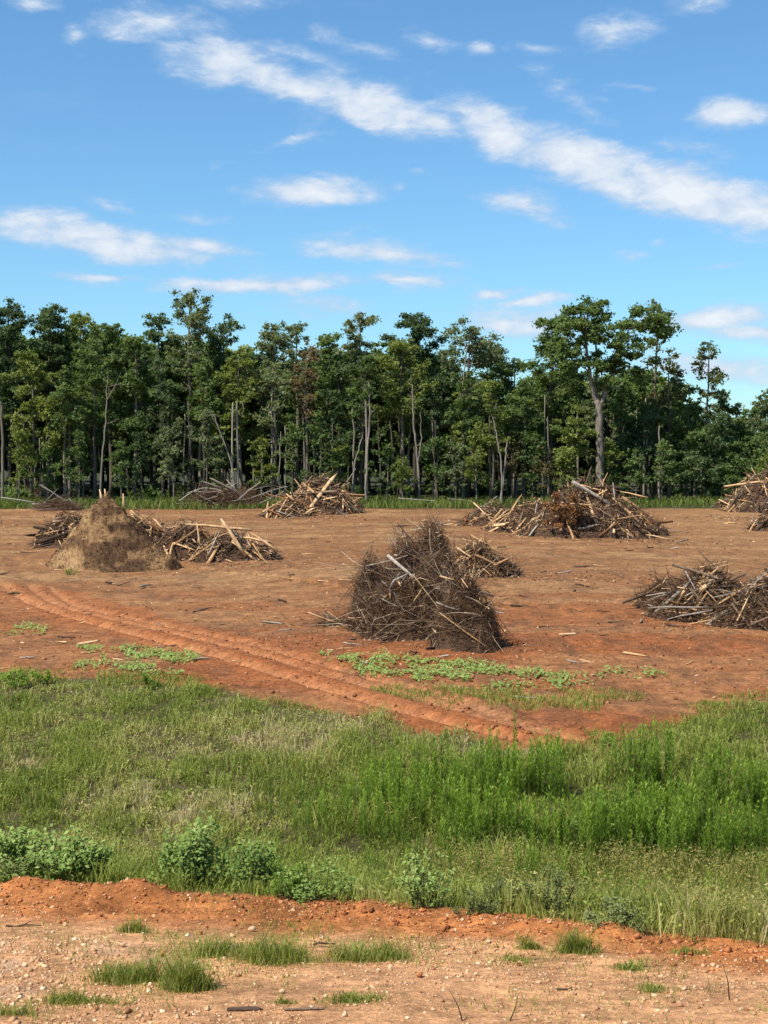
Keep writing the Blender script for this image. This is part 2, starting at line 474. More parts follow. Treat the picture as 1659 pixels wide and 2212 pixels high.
def solid_mat(name, stops, scale=6.0, stretch=(1, 1, 1), rough=.85, bump=.4, bscale=20, coord='Object', use_tint=True, patch=.6):
    m, n = material(name)
    tc = n.n('ShaderNodeTexCoord')
    mp = n.n('ShaderNodeMapping'); n.link(tc.outputs[coord], mp.inputs[0]); mp.inputs['Scale'].default_value = stretch
    nz = n.noise(mp.outputs[0], scale, 5, .6)
    f = nz
    if use_tint:
        at = n.n('ShaderNodeAttribute', attribute_name='tint')
        f = n.math('ADD', at.outputs['Fac'], n.math('MULTIPLY', n.math('SUBTRACT', nz, .5), patch * 2), clamp=True)
    p = n.n('ShaderNodeBsdfPrincipled'); n.link(n.ramp(f, stops), p.inputs['Base Color'])
    p.inputs['Roughness'].default_value = rough; p.inputs['Specular IOR Level'].default_value = .2
    if bump:
        b = n.n('ShaderNodeBump'); b.inputs['Strength'].default_value = bump; b.inputs['Distance'].default_value = .02
        n.link(n.noise(mp.outputs[0], bscale, 4, .6), b.inputs['Height']); n.link(b.outputs[0], p.inputs['Normal'])
    finish(n, p.outputs[0])
    return m

def ground_mat():
    m, n = material('bare_soil')
    at = n.n('ShaderNodeAttribute', attribute_name='soil')
    geo = n.n('ShaderNodeNewGeometry'); P = geo.outputs['Position']
    a = n.noise(P, 9, 6, .68); b = n.noise(P, 38, 5, .65)
    mp = n.n('ShaderNodeMapping'); n.link(P, mp.inputs[0]); mp.inputs['Scale'].default_value = (.9, 4.5, 2); mp.inputs['Rotation'].default_value = (0, 0, .12)
    s = n.noise(mp.outputs[0], 1.3, 6, .7)
    f = n.math('MULTIPLY', n.rng(a, .28, .72, .58, 1.36), n.rng(b, .25, .75, .72, 1.26))
    f = n.math('MULTIPLY', f, n.rng(s, .3, .7, .68, 1.25))
    f = n.math('MULTIPLY', f, n.rng(n.noise(P, 2.1, 4, .7), .3, .7, .66, 1.28))
    cm = n.n('ShaderNodeCombineXYZ'); [n.link(f, cm.inputs[i]) for i in range(3)]
    col = n.mix(1.0, at.outputs['Color'], cm.outputs[0], 'MULTIPLY')
    p = n.n('ShaderNodeBsdfPrincipled'); n.link(col, p.inputs['Base Color'])
    p.inputs['Roughness'].default_value = .95; p.inputs['Specular IOR Level'].default_value = .1
    bp = n.n('ShaderNodeBump'); bp.inputs['Strength'].default_value = .9; bp.inputs['Distance'].default_value = .07
    n.link(n.math('ADD', a, n.math('MULTIPLY', b, .45)), bp.inputs['Height']); n.link(bp.outputs[0], p.inputs['Normal'])
    finish(n, p.outputs[0])
    return m

MAT_SOIL = ground_mat()
MAT_BARK = solid_mat('grey_bark', [(0, (.045, .036, .026)), (.5, (.15, .125, .098)), (1, (.32, .28, .225))], 2.5, (3, 3, .6), bump=.5)
MAT_BARKD = solid_mat('dark_bark', [(0, (.02, .017, .013)), (.6, (.075, .062, .05)), (1, (.17, .15, .125))], 2.5, (3, 3, .6), bump=.5)
MAT_SNAG = solid_mat('bleached_trunk_wood', [(0, (.07, .058, .044)), (.5, (.215, .185, .15)), (1, (.42, .38, .32))], 2.0, (3, 3, .5), bump=.4)

# ------------------------------------------------------------------ ground: one sheet, its regions as pieces of the setting
def build_ground():
    ys = np.concatenate([[-400, -150, -60, -25, -8, 2, 8, 12], np.arange(14, 17, .25), np.arange(17, 26, .065), np.arange(26, 36, .16), np.arange(36, 62, .10), np.arange(62, 95, .28), np.arange(95, 142, .6),
                         [144, 148, 154, 162, 172, 186, 205, 230, 280, 360, 500, 800, 1500, 3000, 5900]])
    a = np.linspace(-1, 1, 341)
    wv = np.maximum(.30 * np.abs(ys) + 1.2, 6.0)
    X = wv[:, None] * a[None]
    ext = np.array([1.5, 5, 14, 40, 120, 400, 1500, 5000.])
    X = np.hstack([X[:, :1] - ext[::-1][None], X, X[:, -1:] + ext[None]])
    Y = np.repeat(ys[:, None], X.shape[1], 1)
    z, c, mk = soil(X.ravel(), Y.ravel())
    V = np.stack([X.ravel(), Y.ravel(), z], 1)
    ny, nx = X.shape
    i = (np.arange(ny - 1)[:, None] * nx + np.arange(nx - 1)[None])
    Q = np.stack([i, i + 1, i + nx + 1, i + nx], -1).reshape(-1, 4)
    fm = {k: v[Q].mean(1) for k, v in mk.items()}
    kind = np.where(fm['pad'] > .5, 1, np.where(fm['meadow'] > .5, 2, np.where(fm['track'] > .5, 3, 0)))
    for k, nm in enumerate(('field', 'gravel_pad', 'meadow_ground', 'dirt_track')):
        q = Q[kind == k]
        u, inv = np.unique(q, return_inverse=True)
        o = link(nm, mesh(nm, V[u], [inv.reshape(-1, 4)], [MAT_SOIL], {'soil': c[u]}, True))
        tag(o, {'field': 'bare brown and red earth of the cleared field', 'gravel_pad': 'stony orange clay pad in front',
                'meadow_ground': 'soil under the weedy meadow', 'dirt_track': 'red dirt track with wheel ruts'}[nm], kind='structure')
build_ground()

# ------------------------------------------------------------------ the wood
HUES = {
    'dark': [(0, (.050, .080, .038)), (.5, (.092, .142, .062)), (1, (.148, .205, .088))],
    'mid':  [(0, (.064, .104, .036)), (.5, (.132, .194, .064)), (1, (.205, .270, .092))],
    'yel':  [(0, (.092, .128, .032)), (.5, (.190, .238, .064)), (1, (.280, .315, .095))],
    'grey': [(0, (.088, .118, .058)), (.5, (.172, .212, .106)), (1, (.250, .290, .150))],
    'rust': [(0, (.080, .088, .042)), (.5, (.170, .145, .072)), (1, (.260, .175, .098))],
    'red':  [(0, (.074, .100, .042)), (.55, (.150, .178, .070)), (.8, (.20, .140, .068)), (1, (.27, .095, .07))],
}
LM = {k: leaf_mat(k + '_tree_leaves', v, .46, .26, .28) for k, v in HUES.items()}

def wob(P0, P1, n, amp, rg):
    t = np.linspace(0, 1, n)[:, None]
    P = P0 * (1 - t) + P1 * t
    o = np.cumsum(rg.normal(size=(n, 3)) * amp, 0); o -= o[0] * 1.0
    o[:, 2] *= .3
    return P + o * np.sin(np.clip(t * math.pi * .5, 0, 1.6))

def clump_leaves(mb, C, R, nl, size, rg, base_tint, axis=None):
    """leaf masses: flattened balls of leaves round the clump centres C with radii R"""
    k = len(C)
    ci = np.repeat(np.arange(k), nl)
    n = len(ci)
    d = unit(rg.normal(size=(n, 3))); r = np.minimum(np.abs(rg.normal(size=n)) * .62, 1.05)
    off = d * (r * R[ci])[:, None] * np.array([1, 1, .62])
    P = C[ci] + off
    N = unit(np.array([0, -.1, .55]) + .35 * d + .9 * rg.normal(size=(n, 3)))
    s = size * rg.uniform(.6, 1.4, n)
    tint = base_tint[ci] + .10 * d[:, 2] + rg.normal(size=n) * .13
    D = unit(np.cross(N, unit(rg.normal(size=(n, 3))))); B = np.cross(N, D)
    V = np.stack([P - D * s[:, None] * .75, P + D * s[:, None] * .45 + B * s[:, None] * .62, P + D * s[:, None] * .6 - B * s[:, None] * .5], 1)
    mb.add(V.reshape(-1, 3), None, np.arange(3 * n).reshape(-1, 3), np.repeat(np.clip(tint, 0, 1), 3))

def tree_mesh(h, wid, cb, dens, seed, trunk_r=None, lean=0.0, profile='oval', epi=0.0, leaf=.178):
    """meshes of one tree, base at the origin: tapered trunk with limbs, crown of leaf clumps"""
    rg = np.random.default_rng(seed)
    tr = trunk_r or (.010 * h + .03)
    top = np.array([lean * h, rg.normal() * .02 * h, h * .93])
    T = wob(np.array([0, 0, -.3]), top, 9, .035 * h / 9 * 1.6, rg)
    wd = MB()
    tube(wd, T, np.linspace(tr * 1.15, tr * .22, 9), 7, rg.uniform(.3, .75))
    C, R = [], []
    nl = int(np.clip(h * (1 - cb) * 2.2 + 5, 8, 44))
    for i in range(nl):
        f = cb + (1 - cb) * ((i + rg.uniform(.2, .9)) / nl) * .97
        if profile == 'oval': pw = math.sin(math.pi * min(1, (.18 + .82 * (f - cb) / (1 - cb)) ** .8)) ** .55 if f < .995 else .25
        elif profile == 'top': pw = .35 + .65 * math.sin(math.pi * min(.95, ((f - cb) / (1 - cb)) ** 1.3))
        else: pw = 1.05 - .8 * (f - cb) / (1 - cb)
        pw *= rg.uniform(.55, 1.15)
        q = np.array([np.interp(f * h * .97, T[:, 2], T[:, j]) for j in range(3)]); q[2] = f * h * .95
        a = rg.uniform(0, 2 * math.pi)
        L = max(.5, wid * .5 * pw)
        e = q + np.array([math.cos(a) * L, math.sin(a) * L, L * rg.uniform(.05, .75)])
        e[2] = min(e[2], h - .3)
        B = wob(q - np.array([0, 0, L * .15]), e, 4, .05 * L, rg)
        tube(wd, B, np.linspace(tr * .34 * (1.15 - f), .02, 4) + .012, 4, .5, False)
        for t in ((.4, .62, .82, 1.0) if L > 1.1 else (.6, 1.0)):
            C.append(B[0] * (1 - t) + B[-1] * t + rg.normal(size=3) * np.array([.34, .34, .26])); R.append(rg.uniform(.42, .9) * (.52 + .27 * min(L, 2.4)))
    for i in range(int(4 + wid)):
        C.append(top + rg.normal(size=3) * np.array([wid * .13, wid * .13, .5]) - np.array([0, 0, .3])); R.append(rg.uniform(.4, .8))
    if epi:     # leafy shoots down the lower trunk
        for i in range(int(epi * 14)):
            f = rg.uniform(.12, max(.2, cb)); q = np.array([np.interp(f * h, T[:, 2], T[:, j]) for j in range(3)])
            C.append(q + rg.normal(size=3) * np.array([.5, .5, .2])); R.append(rg.uniform(.3, .6))
    C, R = np.array(C), np.array(R)
    cr = MB()
    nlv = np.maximum(10, (dens * 138 * (R / .8) ** 2).astype(int))
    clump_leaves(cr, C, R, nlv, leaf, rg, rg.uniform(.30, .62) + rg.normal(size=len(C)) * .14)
    return wd, cr

def put_tree(name, label, px, top, d, wpx, cb, hue, dens=1.0, seed=0, bark=None, group=None, **kw):
    r = ray(px, 1000); x = r[0] / r[1] * d
    z0 = float(H0(x, d))
    rt = ray(px, top); zt = CZ + rt[2] / rt[1] * d
    h = zt - z0
    if name == 'broadleaf_tree' and cb < .45: cb = cb + (.13 if d < 147.5 else .05)
    if name == 'broadleaf_tree' and d < 147.5: wpx = wpx * .80
    wid = wpx / FP * d
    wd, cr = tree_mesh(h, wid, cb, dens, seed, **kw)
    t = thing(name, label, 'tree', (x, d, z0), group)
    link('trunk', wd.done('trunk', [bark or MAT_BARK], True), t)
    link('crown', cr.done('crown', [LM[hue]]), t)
    return t

SKY_GROUP, FRONT_GROUP = 'trees along the skyline of the wood', 'trees on the front edge of the wood'
TREES = [  # px, top, distance, width, crown base, hue, density, label, extras
    (22, 640, 151, 135, .30, 'dark', 1.15, 'dark round-topped tree at the left end of the skyline', {}),
    (112, 642, 154, 135, .35, 'dark', 1.1, 'broad dark tree with a knobbly peak near the left end of the skyline', {}),
    (172, 664, 157, 160, .35, 'yel', 1.0, 'yellow-green crown just right of the broad dark knobbly tree', {}),
    (240, 684, 151, 120, .30, 'mid', 1.0, 'mid-green tree between the yellow-green crown and the bluish dark tree', {}),
    (335, 658, 153, 125, .35, 'dark', 1.0, 'bluish dark tree just left of the tallest tree', {}),
    (410, 613, 150, 92, .52, 'grey', .8, 'tallest tree, a narrow airy pale crown high above the left skyline', dict(profile='top', epi=.6)),
    (485, 680, 154, 135, .35, 'dark', 1.0, 'dark uneven tree just right of the tallest tree', {}),
    (590, 682, 147, 125, .42, 'grey', .85, 'grey-green airy tree left of the small tuft-topped tree', dict(epi=.5)),
    (641, 670, 151, 55, .68, 'grey', .6, 'thin tree with a small sparse tuft at its top', dict(profile='top')),
    (705, 711, 148, 120, .30, 'mid', 1.1, 'round green tree right behind the rust-brown tree', {}),
    (664, 735, 144, 85, .50, 'rust', .75, 'tree with withered rust-brown leaves in the front of the wood', dict(profile='top')),
    (780, 657, 146, 105, .55, 'grey', .75, 'tall airy tree with tiered branches above the pale slim trunk', dict(profile='top', epi=.5)),
    (897, 660, 156, 150, .38, 'dark', 1.35, 'nearly black dense oak standing high behind the middle of the wood', {}),
    (870, 714, 144, 155, .32, 'yel', 1.05, 'broad light green tree in front of the nearly black oak', dict(epi=.6)),
    (1010, 689, 148, 115, .58, 'grey', .75, 'slender open-crowned tree with a long bare trunk right of the dark oak', dict(profile='top')),
    (1058, 722, 155, 105, .35, 'dark', 1.1, 'dark tree just behind the slender open-crowned tree', {}),
    (1112, 765, 150, 120, .30, 'mid', 1.0, 'low rounded tree in the dip left of the great forked tree', {}),
    (1190, 664, 148, 150, .25, 'mid', 1.25, 'dense full green tree touching the great forked tree on its left', {}),
    (1414, 646, 147, 62, .78, 'red', .55, 'thin tree whose sparse reddish tuft tops the great forked tree', dict(profile='top')),
    (1445, 755, 146, 95, .42, 'red', .6, 'sparse reddish tree just right of the great forked tree', {}),
    (1522, 726, 144, 82, .45, 'red', .6, 'lone thin tree with patchy reddish leaves against the sky', dict(profile='top')),
    (1572, 852, 147, 130, .08, 'mid', 1.0, 'low bushy green tree under the lone thin reddish tree', {}),
    (1622, 868, 150, 120, .10, 'mid', 1.0, 'low dense tree near the right end of the wood', {}),
    (1662, 836, 144, 95, .35, 'grey', .8, 'airy pale tree cut by the right edge of the picture', {}),
    (-50, 655, 150, 140, .3, 'mid', 1.0, None, {}), (1745, 845, 147, 130, .2, 'mid', 1.0, None, {}), (1830, 840, 150, 130, .2, 'dark', 1.0, None, {}), (-130, 670, 150, 140, .3, 'dark', 1.0, None, {}),
    # front edge
    (68, 748, 143.5, 150, .14, 'yel', 1.0, 'light yellow-green tree filling the front of the wood at far left', {}),
    (150, 782, 142.5, 105, .22, 'mid', .9, 'slim green tree with a grey trunk left of the bare snag by the chip heap', dict(epi=.7)),
    (205, 728, 146, 115, .22, 'mid', 1.0, 'tall mid-green tree right behind the bare leaning snag', {}),
    (290, 716, 147, 125, .25, 'mid', 1.05, 'full dark-green tree directly right of the bare leaning snag', {}),
    (352, 765, 145, 105, .18, 'dark', 1.0, 'dark narrow tree below the bluish dark skyline tree', {}),
    (432, 770, 146, 105, .25, 'mid', 1.0, 'green tree below the tallest tree', dict(epi=.5)),
    (520, 752, 145.5, 115, .30, 'yel', .95, 'yellowish tree above the twin pale poles', dict(epi=.5)),
    (592, 775, 143.5, 85, .40, 'grey', .7, 'thin grey-green tree with a long pale trunk left of the rust-brown tree', dict(epi=.8)),
    (728, 770, 145, 105, .16, 'dark', 1.0, 'dark leafy tree right of the rust-brown tree', {}),
    (792, 752, 142.5, 95, .42, 'mid', .8, 'green tree with a slim pale trunk below the tiered airy tree', dict(epi=.7)),
    (945, 800, 144.5, 100, .15, 'dark', 1.0, 'dark tree below the nearly black oak', {}),
    (1000, 805, 144, 95, .20, 'mid', .9, 'green leafy tree round the long bare trunk', {}),
    (1060, 812, 142, 90, .28, 'yel', .8, 'small yellow-green tree with drooping tiers in the front right of centre', dict(profile='cone', epi=.6)),
    (1132, 815, 144.5, 110, .12, 'mid', 1.0, 'mid-green tree left of the low bright bushy tree', {}),
    (1236, 890, 141, 100, .04, 'yel', 1.1, 'low bright green bushy tree left of the great trunk', {}),
    (1345, 830, 147, 100, .10, 'mid', 1.0, 'green tree directly right of the great trunk', {}),
    (1405, 872, 145, 120, .06, 'dark', 1.05, 'dark low tree right of the great trunk', {}),
    (1482, 868, 145, 115, .05, 'mid', 1.0, 'green bushy tree below the sparse reddish tree', {}),
    (1548, 905, 143, 115, .04, 'dark', 1.05, 'dark bushy tree left of the far right log pile', {}),
    (1625, 945, 141, 130, .03, 'mid', 1.1, 'dark green bushy tree behind the far right log pile', {}),
    (1668, 985, 136.5, 110, .03, 'yel', 1.1, 'bright green shrubby tree at the right edge behind the log pile', {}),
]
for k, (px, top, d, wpx, cb, hue, dens, lab, kw) in enumerate(TREES):
    grp = FRONT_GROUP if k >= 28 else SKY_GROUP
    put_tree('broadleaf_tree', lab or {-50: 'mid-green tree just beyond the left edge of the picture', -130: 'dark tree second beyond the left edge of the picture', 1745: 'mid-green tree just beyond the right edge of the picture', 1830: 'dark tree second beyond the right edge of the picture'}[px], px, top, d, wpx, cb, hue, dens, 100 + k, group=grp, bark=MAT_BARKD if hue == 'dark' else MAT_BARK, **kw)

def big_tree():
    d = 141.5
    def at(px, py, dy=0.0):
        r = ray(px, py); return np.array([r[0] / r[1] * d, d + dy, CZ + r[2] / r[1] * d])
    rg = np.random.default_rng(5)
    base = at(1297, 1062); base[2] = float(H0(base[0], d)); 
    wd, cr = MB(), MB()
    def limb(pts, r0, r1, sides=7):
        P = smooth_line(np.array(pts)); P = P + rg.normal(size=P.shape) * .03
        tube(wd, P, np.linspace(r0, r1, len(P)), sides, .62)
        return P
    limb([base - [0, 0, .4], at(1297, 1000), at(1294, 930), at(1296, 890), at(1290, 868)], .42, .31)
    fork = at(1294, 885)
    ends = []
    for pts, r0 in (([fork, at(1282, 850), at(1272, 800, -.4), at(1262, 730, -.6), at(1268, 672, -.4)], .26), ([fork, at(1302, 860), at(1318, 820, .5), at(1332, 770, .6), at(1352, 700, .3)], .25),
                    ([fork, at(1290, 850, .8), at(1292, 780, 1.2), at(1290, 700, 1.2)], .2)):
        ends.append(limb(pts, r0, .05, 6))
    C, R = [], []
    for (px, py, dy, rr, nb) in ((1262, 690, -.5, 1.9, 13), (1240, 735, -.8, 1.7, 9), (1285, 715, 1.0, 1.7, 8), (1345, 720, .4, 1.9, 11), (1395, 700, .2, 2.0, 13), (1425, 708, .3, 1.3, 6), (1370, 760, .6, 1.7, 9),
                                 (1270, 790, -.6, 1.5, 7), (1330, 800, .8, 1.3, 5), (1225, 780, -.4, 1.3, 6), (1290, 660, .5, .9, 4), (1240, 668, -.4, .9, 3), (1390, 800, .6, 1.2, 4), (1300, 830, 0, .8, 2)):
        c = at(px, py, dy)
        P = min((e for e in ends), key=lambda e: np.linalg.norm(e - c, axis=1).min())
        q = P[np.argmin(np.linalg.norm(P - (c - [0, 0, 1.3]), axis=1))]
        limb([q, (q + c) / 2 + [0, 0, .3], c], .08, .02, 4)
        for i in range(int(nb * 1.6)):
            C.append(c + rg.normal(size=3) * rr * np.array([.55, .55, .48])); R.append(rg.uniform(.5, .95))
    C, R = np.array(C), np.array(R)
    clump_leaves(cr, C, R, np.full(len(C), 150), .20, rg, .48 + rg.normal(size=len(C)) * .13)
    t = thing('forked_tree', 'great forked tree with a stout pale trunk rising behind the long log pile', 'tree', tuple(base))
    link('trunk', wd.done('trunk', [MAT_BARK], True, base), t)
    link('crown', cr.done('crown', [LM['mid']], False, base), t)
big_tree()

# back rows: shared shapes, standing close together behind the edge trees
def back_rows():
    rg = np.random.default_rng(21)
    protos = []
    for k in range(7):
        wd, cr = tree_mesh(15.5, 7.0, .14, .9, 300 + k, leaf=.28)
        protos.append((wd.done('back_trunk', [MAT_BARKD], True), cr.done('back_crown', [LM[('mid', 'dark', 'mid', 'yel', 'mid', 'dark', 'grey')[k]]])))
    skyline = lambda px: np.interp(px, [-200, 0, 300, 540, 640, 760, 900, 960, 1100, 1180, 1440, 1480, 1560, 1700, 1900], [700, 700, 715, 735, 765, 740, 735, 775, 820, 790, 790, 850, 880, 890, 880])
    n = 0
    for d, step in ((158, 3.4), (165, 3.6), (174, 4.2), (186, 4.6), (205, 5.5)):
        xs = np.arange(-.285 * d, .285 * d, step)
        for x in xs + rg.uniform(-1.2, 1.2, len(xs)):
            dd = d + rg.uniform(-2.5, 2.5)
            px = x / dd * FP + 829.5
            z0 = float(H0(x, dd)); rt = ray(px, skyline(px) + rg.uniform(0, 45))
            h = CZ + rt[2] / rt[1] * dd - z0
            k = rg.integers(0, 7)
            t = thing('woodland_tree', 'dim tree deep in the wood behind the edge trees', 'tree', (x, dd, z0), 'trees deep in the wood')
            t.rotation_euler.z = rg.uniform(0, 6.28); s = h / 15.5
            t.scale = (s * rg.uniform(.9, 1.2), s * rg.uniform(.9, 1.2), s)
            link('trunk', protos[k][0], t); link('crown', protos[k][1], t)
            n += 1
    # slim trunks of the under-wood
    tp = []
    for k in range(5):
        mb = MB(); r2 = np.random.default_rng(500 + k)
        tube(mb, wob(np.array([0, 0, -.2]), np.array([r2.normal() * .5, r2.normal() * .4, 9.]), 7, .09, r2), np.linspace(.12, .04, 7), 6, r2.uniform(.35, .8))
        tp.append(mb.done('pole_trunk', [(MAT_BARK, MAT_BARKD)[k % 2]], True))
    for i in range(120):
        d = rg.uniform(142, 157); x = rg.uniform(-.27, .27) * d
        o = link('slim_trunk', tp[rg.integers(0, 5)], None, (x, d, float(H0(x, d))))
        tag(o, 'slim bare trunk standing among the undergrowth of the wood', 'tree', 'slim bare trunks inside the wood')
        s = rg.uniform(.55, 1.15 if x / d < .17 else .7); o.scale = (s * rg.uniform(.7, 1.3),) * 2 + (s,); o.rotation_euler.z = rg.uniform(0, 6.28)
back_rows()

def undergrowth():
    """leafy mass on the floor of the wood"""
    rg = np.random.default_rng(31)
    mb = MB()
    n = 230
    d = rg.uniform(142.5, 166, n) ; x = rg.uniform(-.28, .28, n) * d
    z = H0(x, d)
    C = np.stack([x, d, z + rg.uniform(.1, 1.5, n)], 1); R = rg.uniform(.5, 1.1, n)
    clump_leaves(mb, C, R, np.full(n, 60), .25, rg, .38 + rg.normal(size=n) * .18)
    tag(link('undergrowth', mb.done('undergrowth', [LM['mid']])), 'tangled leafy undergrowth on the floor of the wood', 'undergrowth', kind='stuff')
undergrowth()

SAPLINGS = [(40, 930, 'yel', 80), (100, 975, 'mid', 70), (170, 940, 'mid', 70), (262, 955, 'mid', 80), (305, 930, 'dark', 70), (375, 905, 'grey', 75), (445, 872, 'grey', 90), (470, 965, 'mid', 60), (565, 945, 'yel', 75),
            (632, 925, 'mid', 75), (690, 905, 'mid', 85), (735, 965, 'yel', 70), (835, 955, 'mid', 70), (870, 1000, 'yel', 55), (945, 940, 'mid', 80), (985, 960, 'grey', 60), (1030, 930, 'yel', 75), (1105, 940, 'rust', 70),
            (1150, 935, 'mid', 80), (1172, 985, 'rust', 60), (1215, 965, 'yel', 70), (1320, 955, 'yel', 80), (1375, 985, 'mid', 80), (1430, 955, 'mid', 80), (1500, 975, 'dark', 80), (1585, 990, 'mid', 80)]
_sw = {'yel': 'yellow-green', 'mid': 'green', 'dark': 'dark green', 'grey': 'pale grey-green', 'rust': 'brownish'}
_near = {40: 'at the left edge of the wood', 100: 'left of the bare leaning snag, lowest of three', 170: 'directly left of the bare leaning snag', 262: 'right of the bare leaning snag', 305: 'above the right end of the left log pile',
         375: 'with drooping leaves left of the grey brush tangle', 445: 'left of the white leaning trunk', 470: 'low behind the grey brush tangle', 565: 'between the twin pale poles and the back log pile', 632: 'above the top of the back log pile',
         690: 'right of the back log pile top', 735: 'low above the right foot of the back log pile', 835: 'right of the slim pale trunk', 870: 'low at the foot of the crooked pale trunk', 945: 'right of the crooked pale trunk',
         985: 'under the long bare trunk', 1030: 'left of the pair of crooked thin trunks', 1105: 'around the pair of crooked thin trunks', 1150: 'left of the long log pile top', 1172: 'low behind the long log pile',
         1215: 'below the low bright bushy tree', 1320: 'just right of the great trunk', 1375: 'low right of the great trunk', 1430: 'above the right foot of the long log pile', 1500: 'between the long log pile and the far right pile',
         1585: 'just left of the far right log pile'}
for k, (px, top, hue, wpx) in enumerate(SAPLINGS):
    put_tree('sapling', f'{_sw[hue]} sapling {_near[px]}', px, top, 140.2 + (k * 37 % 10) * .25, wpx * .68, .28, hue, .6, 700 + k, group='saplings at the foot of the wood', trunk_r=.07, leaf=.18)

# dead and bare trunks along the edge of the wood
def snag(label, d, lines, name='dead_tree', mat=None, seed=0):
    rg = np.random.default_rng(900 + seed)
    def at(p, dy=0.0):
        r = ray(*p); return np.array([r[0] / r[1] * (d + dy), d + dy, CZ + r[2] / r[1] * (d + dy)])
    b = at(lines[0][0][0]); b[2] = float(H0(b[0], b[1]))
    t = thing(name, label, 'dead tree', tuple(b))
    for i, (pts, r0, r1) in enumerate(lines):
        P = np.array([at(p, (0 if i == 0 else rg.uniform(-.4, .4)) * j) for j, p in enumerate(pts)])
        if i == 0: P[0] = b - [0, 0, .2]
        P = smooth_line(P); P[1:-1] += rg.normal(size=P[1:-1].shape) * .032
        mb = MB(); tube(mb, P, np.linspace(r0, r1 * .75, len(P)) * .82 * np.r_[np.ones(len(P) - 1), .45], 7, rg.uniform(.4, .7))
        link('trunk' if i == 0 else 'branch', mb.done('snag', [mat or MAT_SNAG], True, b), t)
snag('bare leaning snag with one upswept branch behind the chip heap', 139.5, [([(214, 1066), (222, 980), (229, 900), (231, 850), (234, 810)], .13, .05), ([(231, 865), (246, 838), (262, 802)], .05, .02), ([(232, 915), (246, 910), (258, 905)], .04, .015), ([(236, 835), (262, 828), (276, 832)], .03, .01)], seed=1)
snag('left one of the twin pale broken poles', 140.5, [([(503, 1052), (501, 980), (502, 870)], .13, .10)], seed=2)
snag('right one of the twin pale broken poles, with a hooked tip', 140.8, [([(514, 1055), (512, 960), (512, 866)], .16, .11), ([(523, 900), (527, 880), (520, 866)], .04, .02)], seed=3)
snag('white trunk leaning left beside the twin poles', 140, [([(512, 1062), (500, 1000), (487, 960), (466, 912), (463, 895)], .13, .06), ([(466, 915), (458, 900), (452, 888)], .04, .02)], seed=4)
snag('long pale trunk below the thin grey-green tree', 143.6, [([(588, 1046), (588, 960), (586, 880), (590, 800)], .17, .09)], seed=5)
snag('short pale broken pole right of the long pale trunk', 141, [([(604, 1010), (605, 970), (606, 932)], .07, .05)], seed=6)
snag('slim pale trunk with bent top in the middle of the wood', 140, [([(790, 1068), (793, 980), (800, 900), (796, 825)], .14, .07), ([(800, 895), (809, 885), (815, 878)], .04, .02)], seed=7)
snag('thin grey trunk leaning beside the slim pale trunk', 140.6, [([(757, 1040), (766, 1000), (778, 955), (784, 940)], .10, .05)], seed=8)
snag('crooked pale trunk with a dark twin in front of the light green tree', 141, [([(908, 1064), (902, 990), (894, 930), (892, 880), (890, 830)], .16, .08), ([(903, 1000), (910, 960), (909, 920), (908, 890)], .08, .03), ([(893, 880), (887, 850), (881, 838)], .04, .02)], seed=9)
snag('left one of a pair of crooked thin trunks', 139.5, [([(1083, 1078), (1085, 1020), (1076, 960), (1068, 920), (1065, 900)], .11, .05)], seed=10)
snag('right one of a pair of crooked thin trunks, splintered on top', 139.8, [([(1080, 1050), (1091, 1000), (1095, 965), (1096, 950)], .13, .09)], seed=11)
snag('long straight grey trunk of the slender open-crowned tree', 144.5, [([(1000, 1035), (1001, 950), (1001, 860), (1004, 780), (1012, 740)], .12, .06)], 'bare_trunk', MAT_BARK, 12)
snag('grey trunk at the very left edge of the picture', 140.5, [([(6, 1060), (6, 980), (4, 900), (2, 868)], .20, .15)], 'bare_trunk', MAT_BARK, 13)
snag('dark trunk second from the left edge of the picture', 142.5, [([(37, 1050), (38, 980), (40, 920), (41, 890)], .15, .12)], 'bare_trunk', MAT_BARKD, 14)
snag('slim grey trunk left of the bare leaning snag', 142.8, [([(144, 1064), (142, 980), (137, 880), (136, 840)], .12, .09)], 'bare_trunk', MAT_BARK, 15)
snag('pale lichen-grey trunk left of the low bright bushy tree', 141, [([(1184, 1050), (1185, 980), (1183, 900)], .12, .08)], 'bare_trunk', MAT_BARK, 16)
snag('grey trunk standing between the long log pile and the far right pile', 141, [([(1424, 1082), (1425, 1000), (1424, 920)], .16, .10)], 'bare_trunk', MAT_BARK, 17)
snag('slender grey trunk behind the rust-brown tree', 144.4, [([(679, 1010), (678, 940), (672, 860), (667, 800), (669, 750)], .10, .05)], 'bare_trunk', MAT_BARK, 18)
snag('thick dark trunk left of the twin pale poles', 142.5, [([(443, 1048), (442, 980), (440, 900)], .22, .18)], 'bare_trunk', MAT_BARKD, 19)

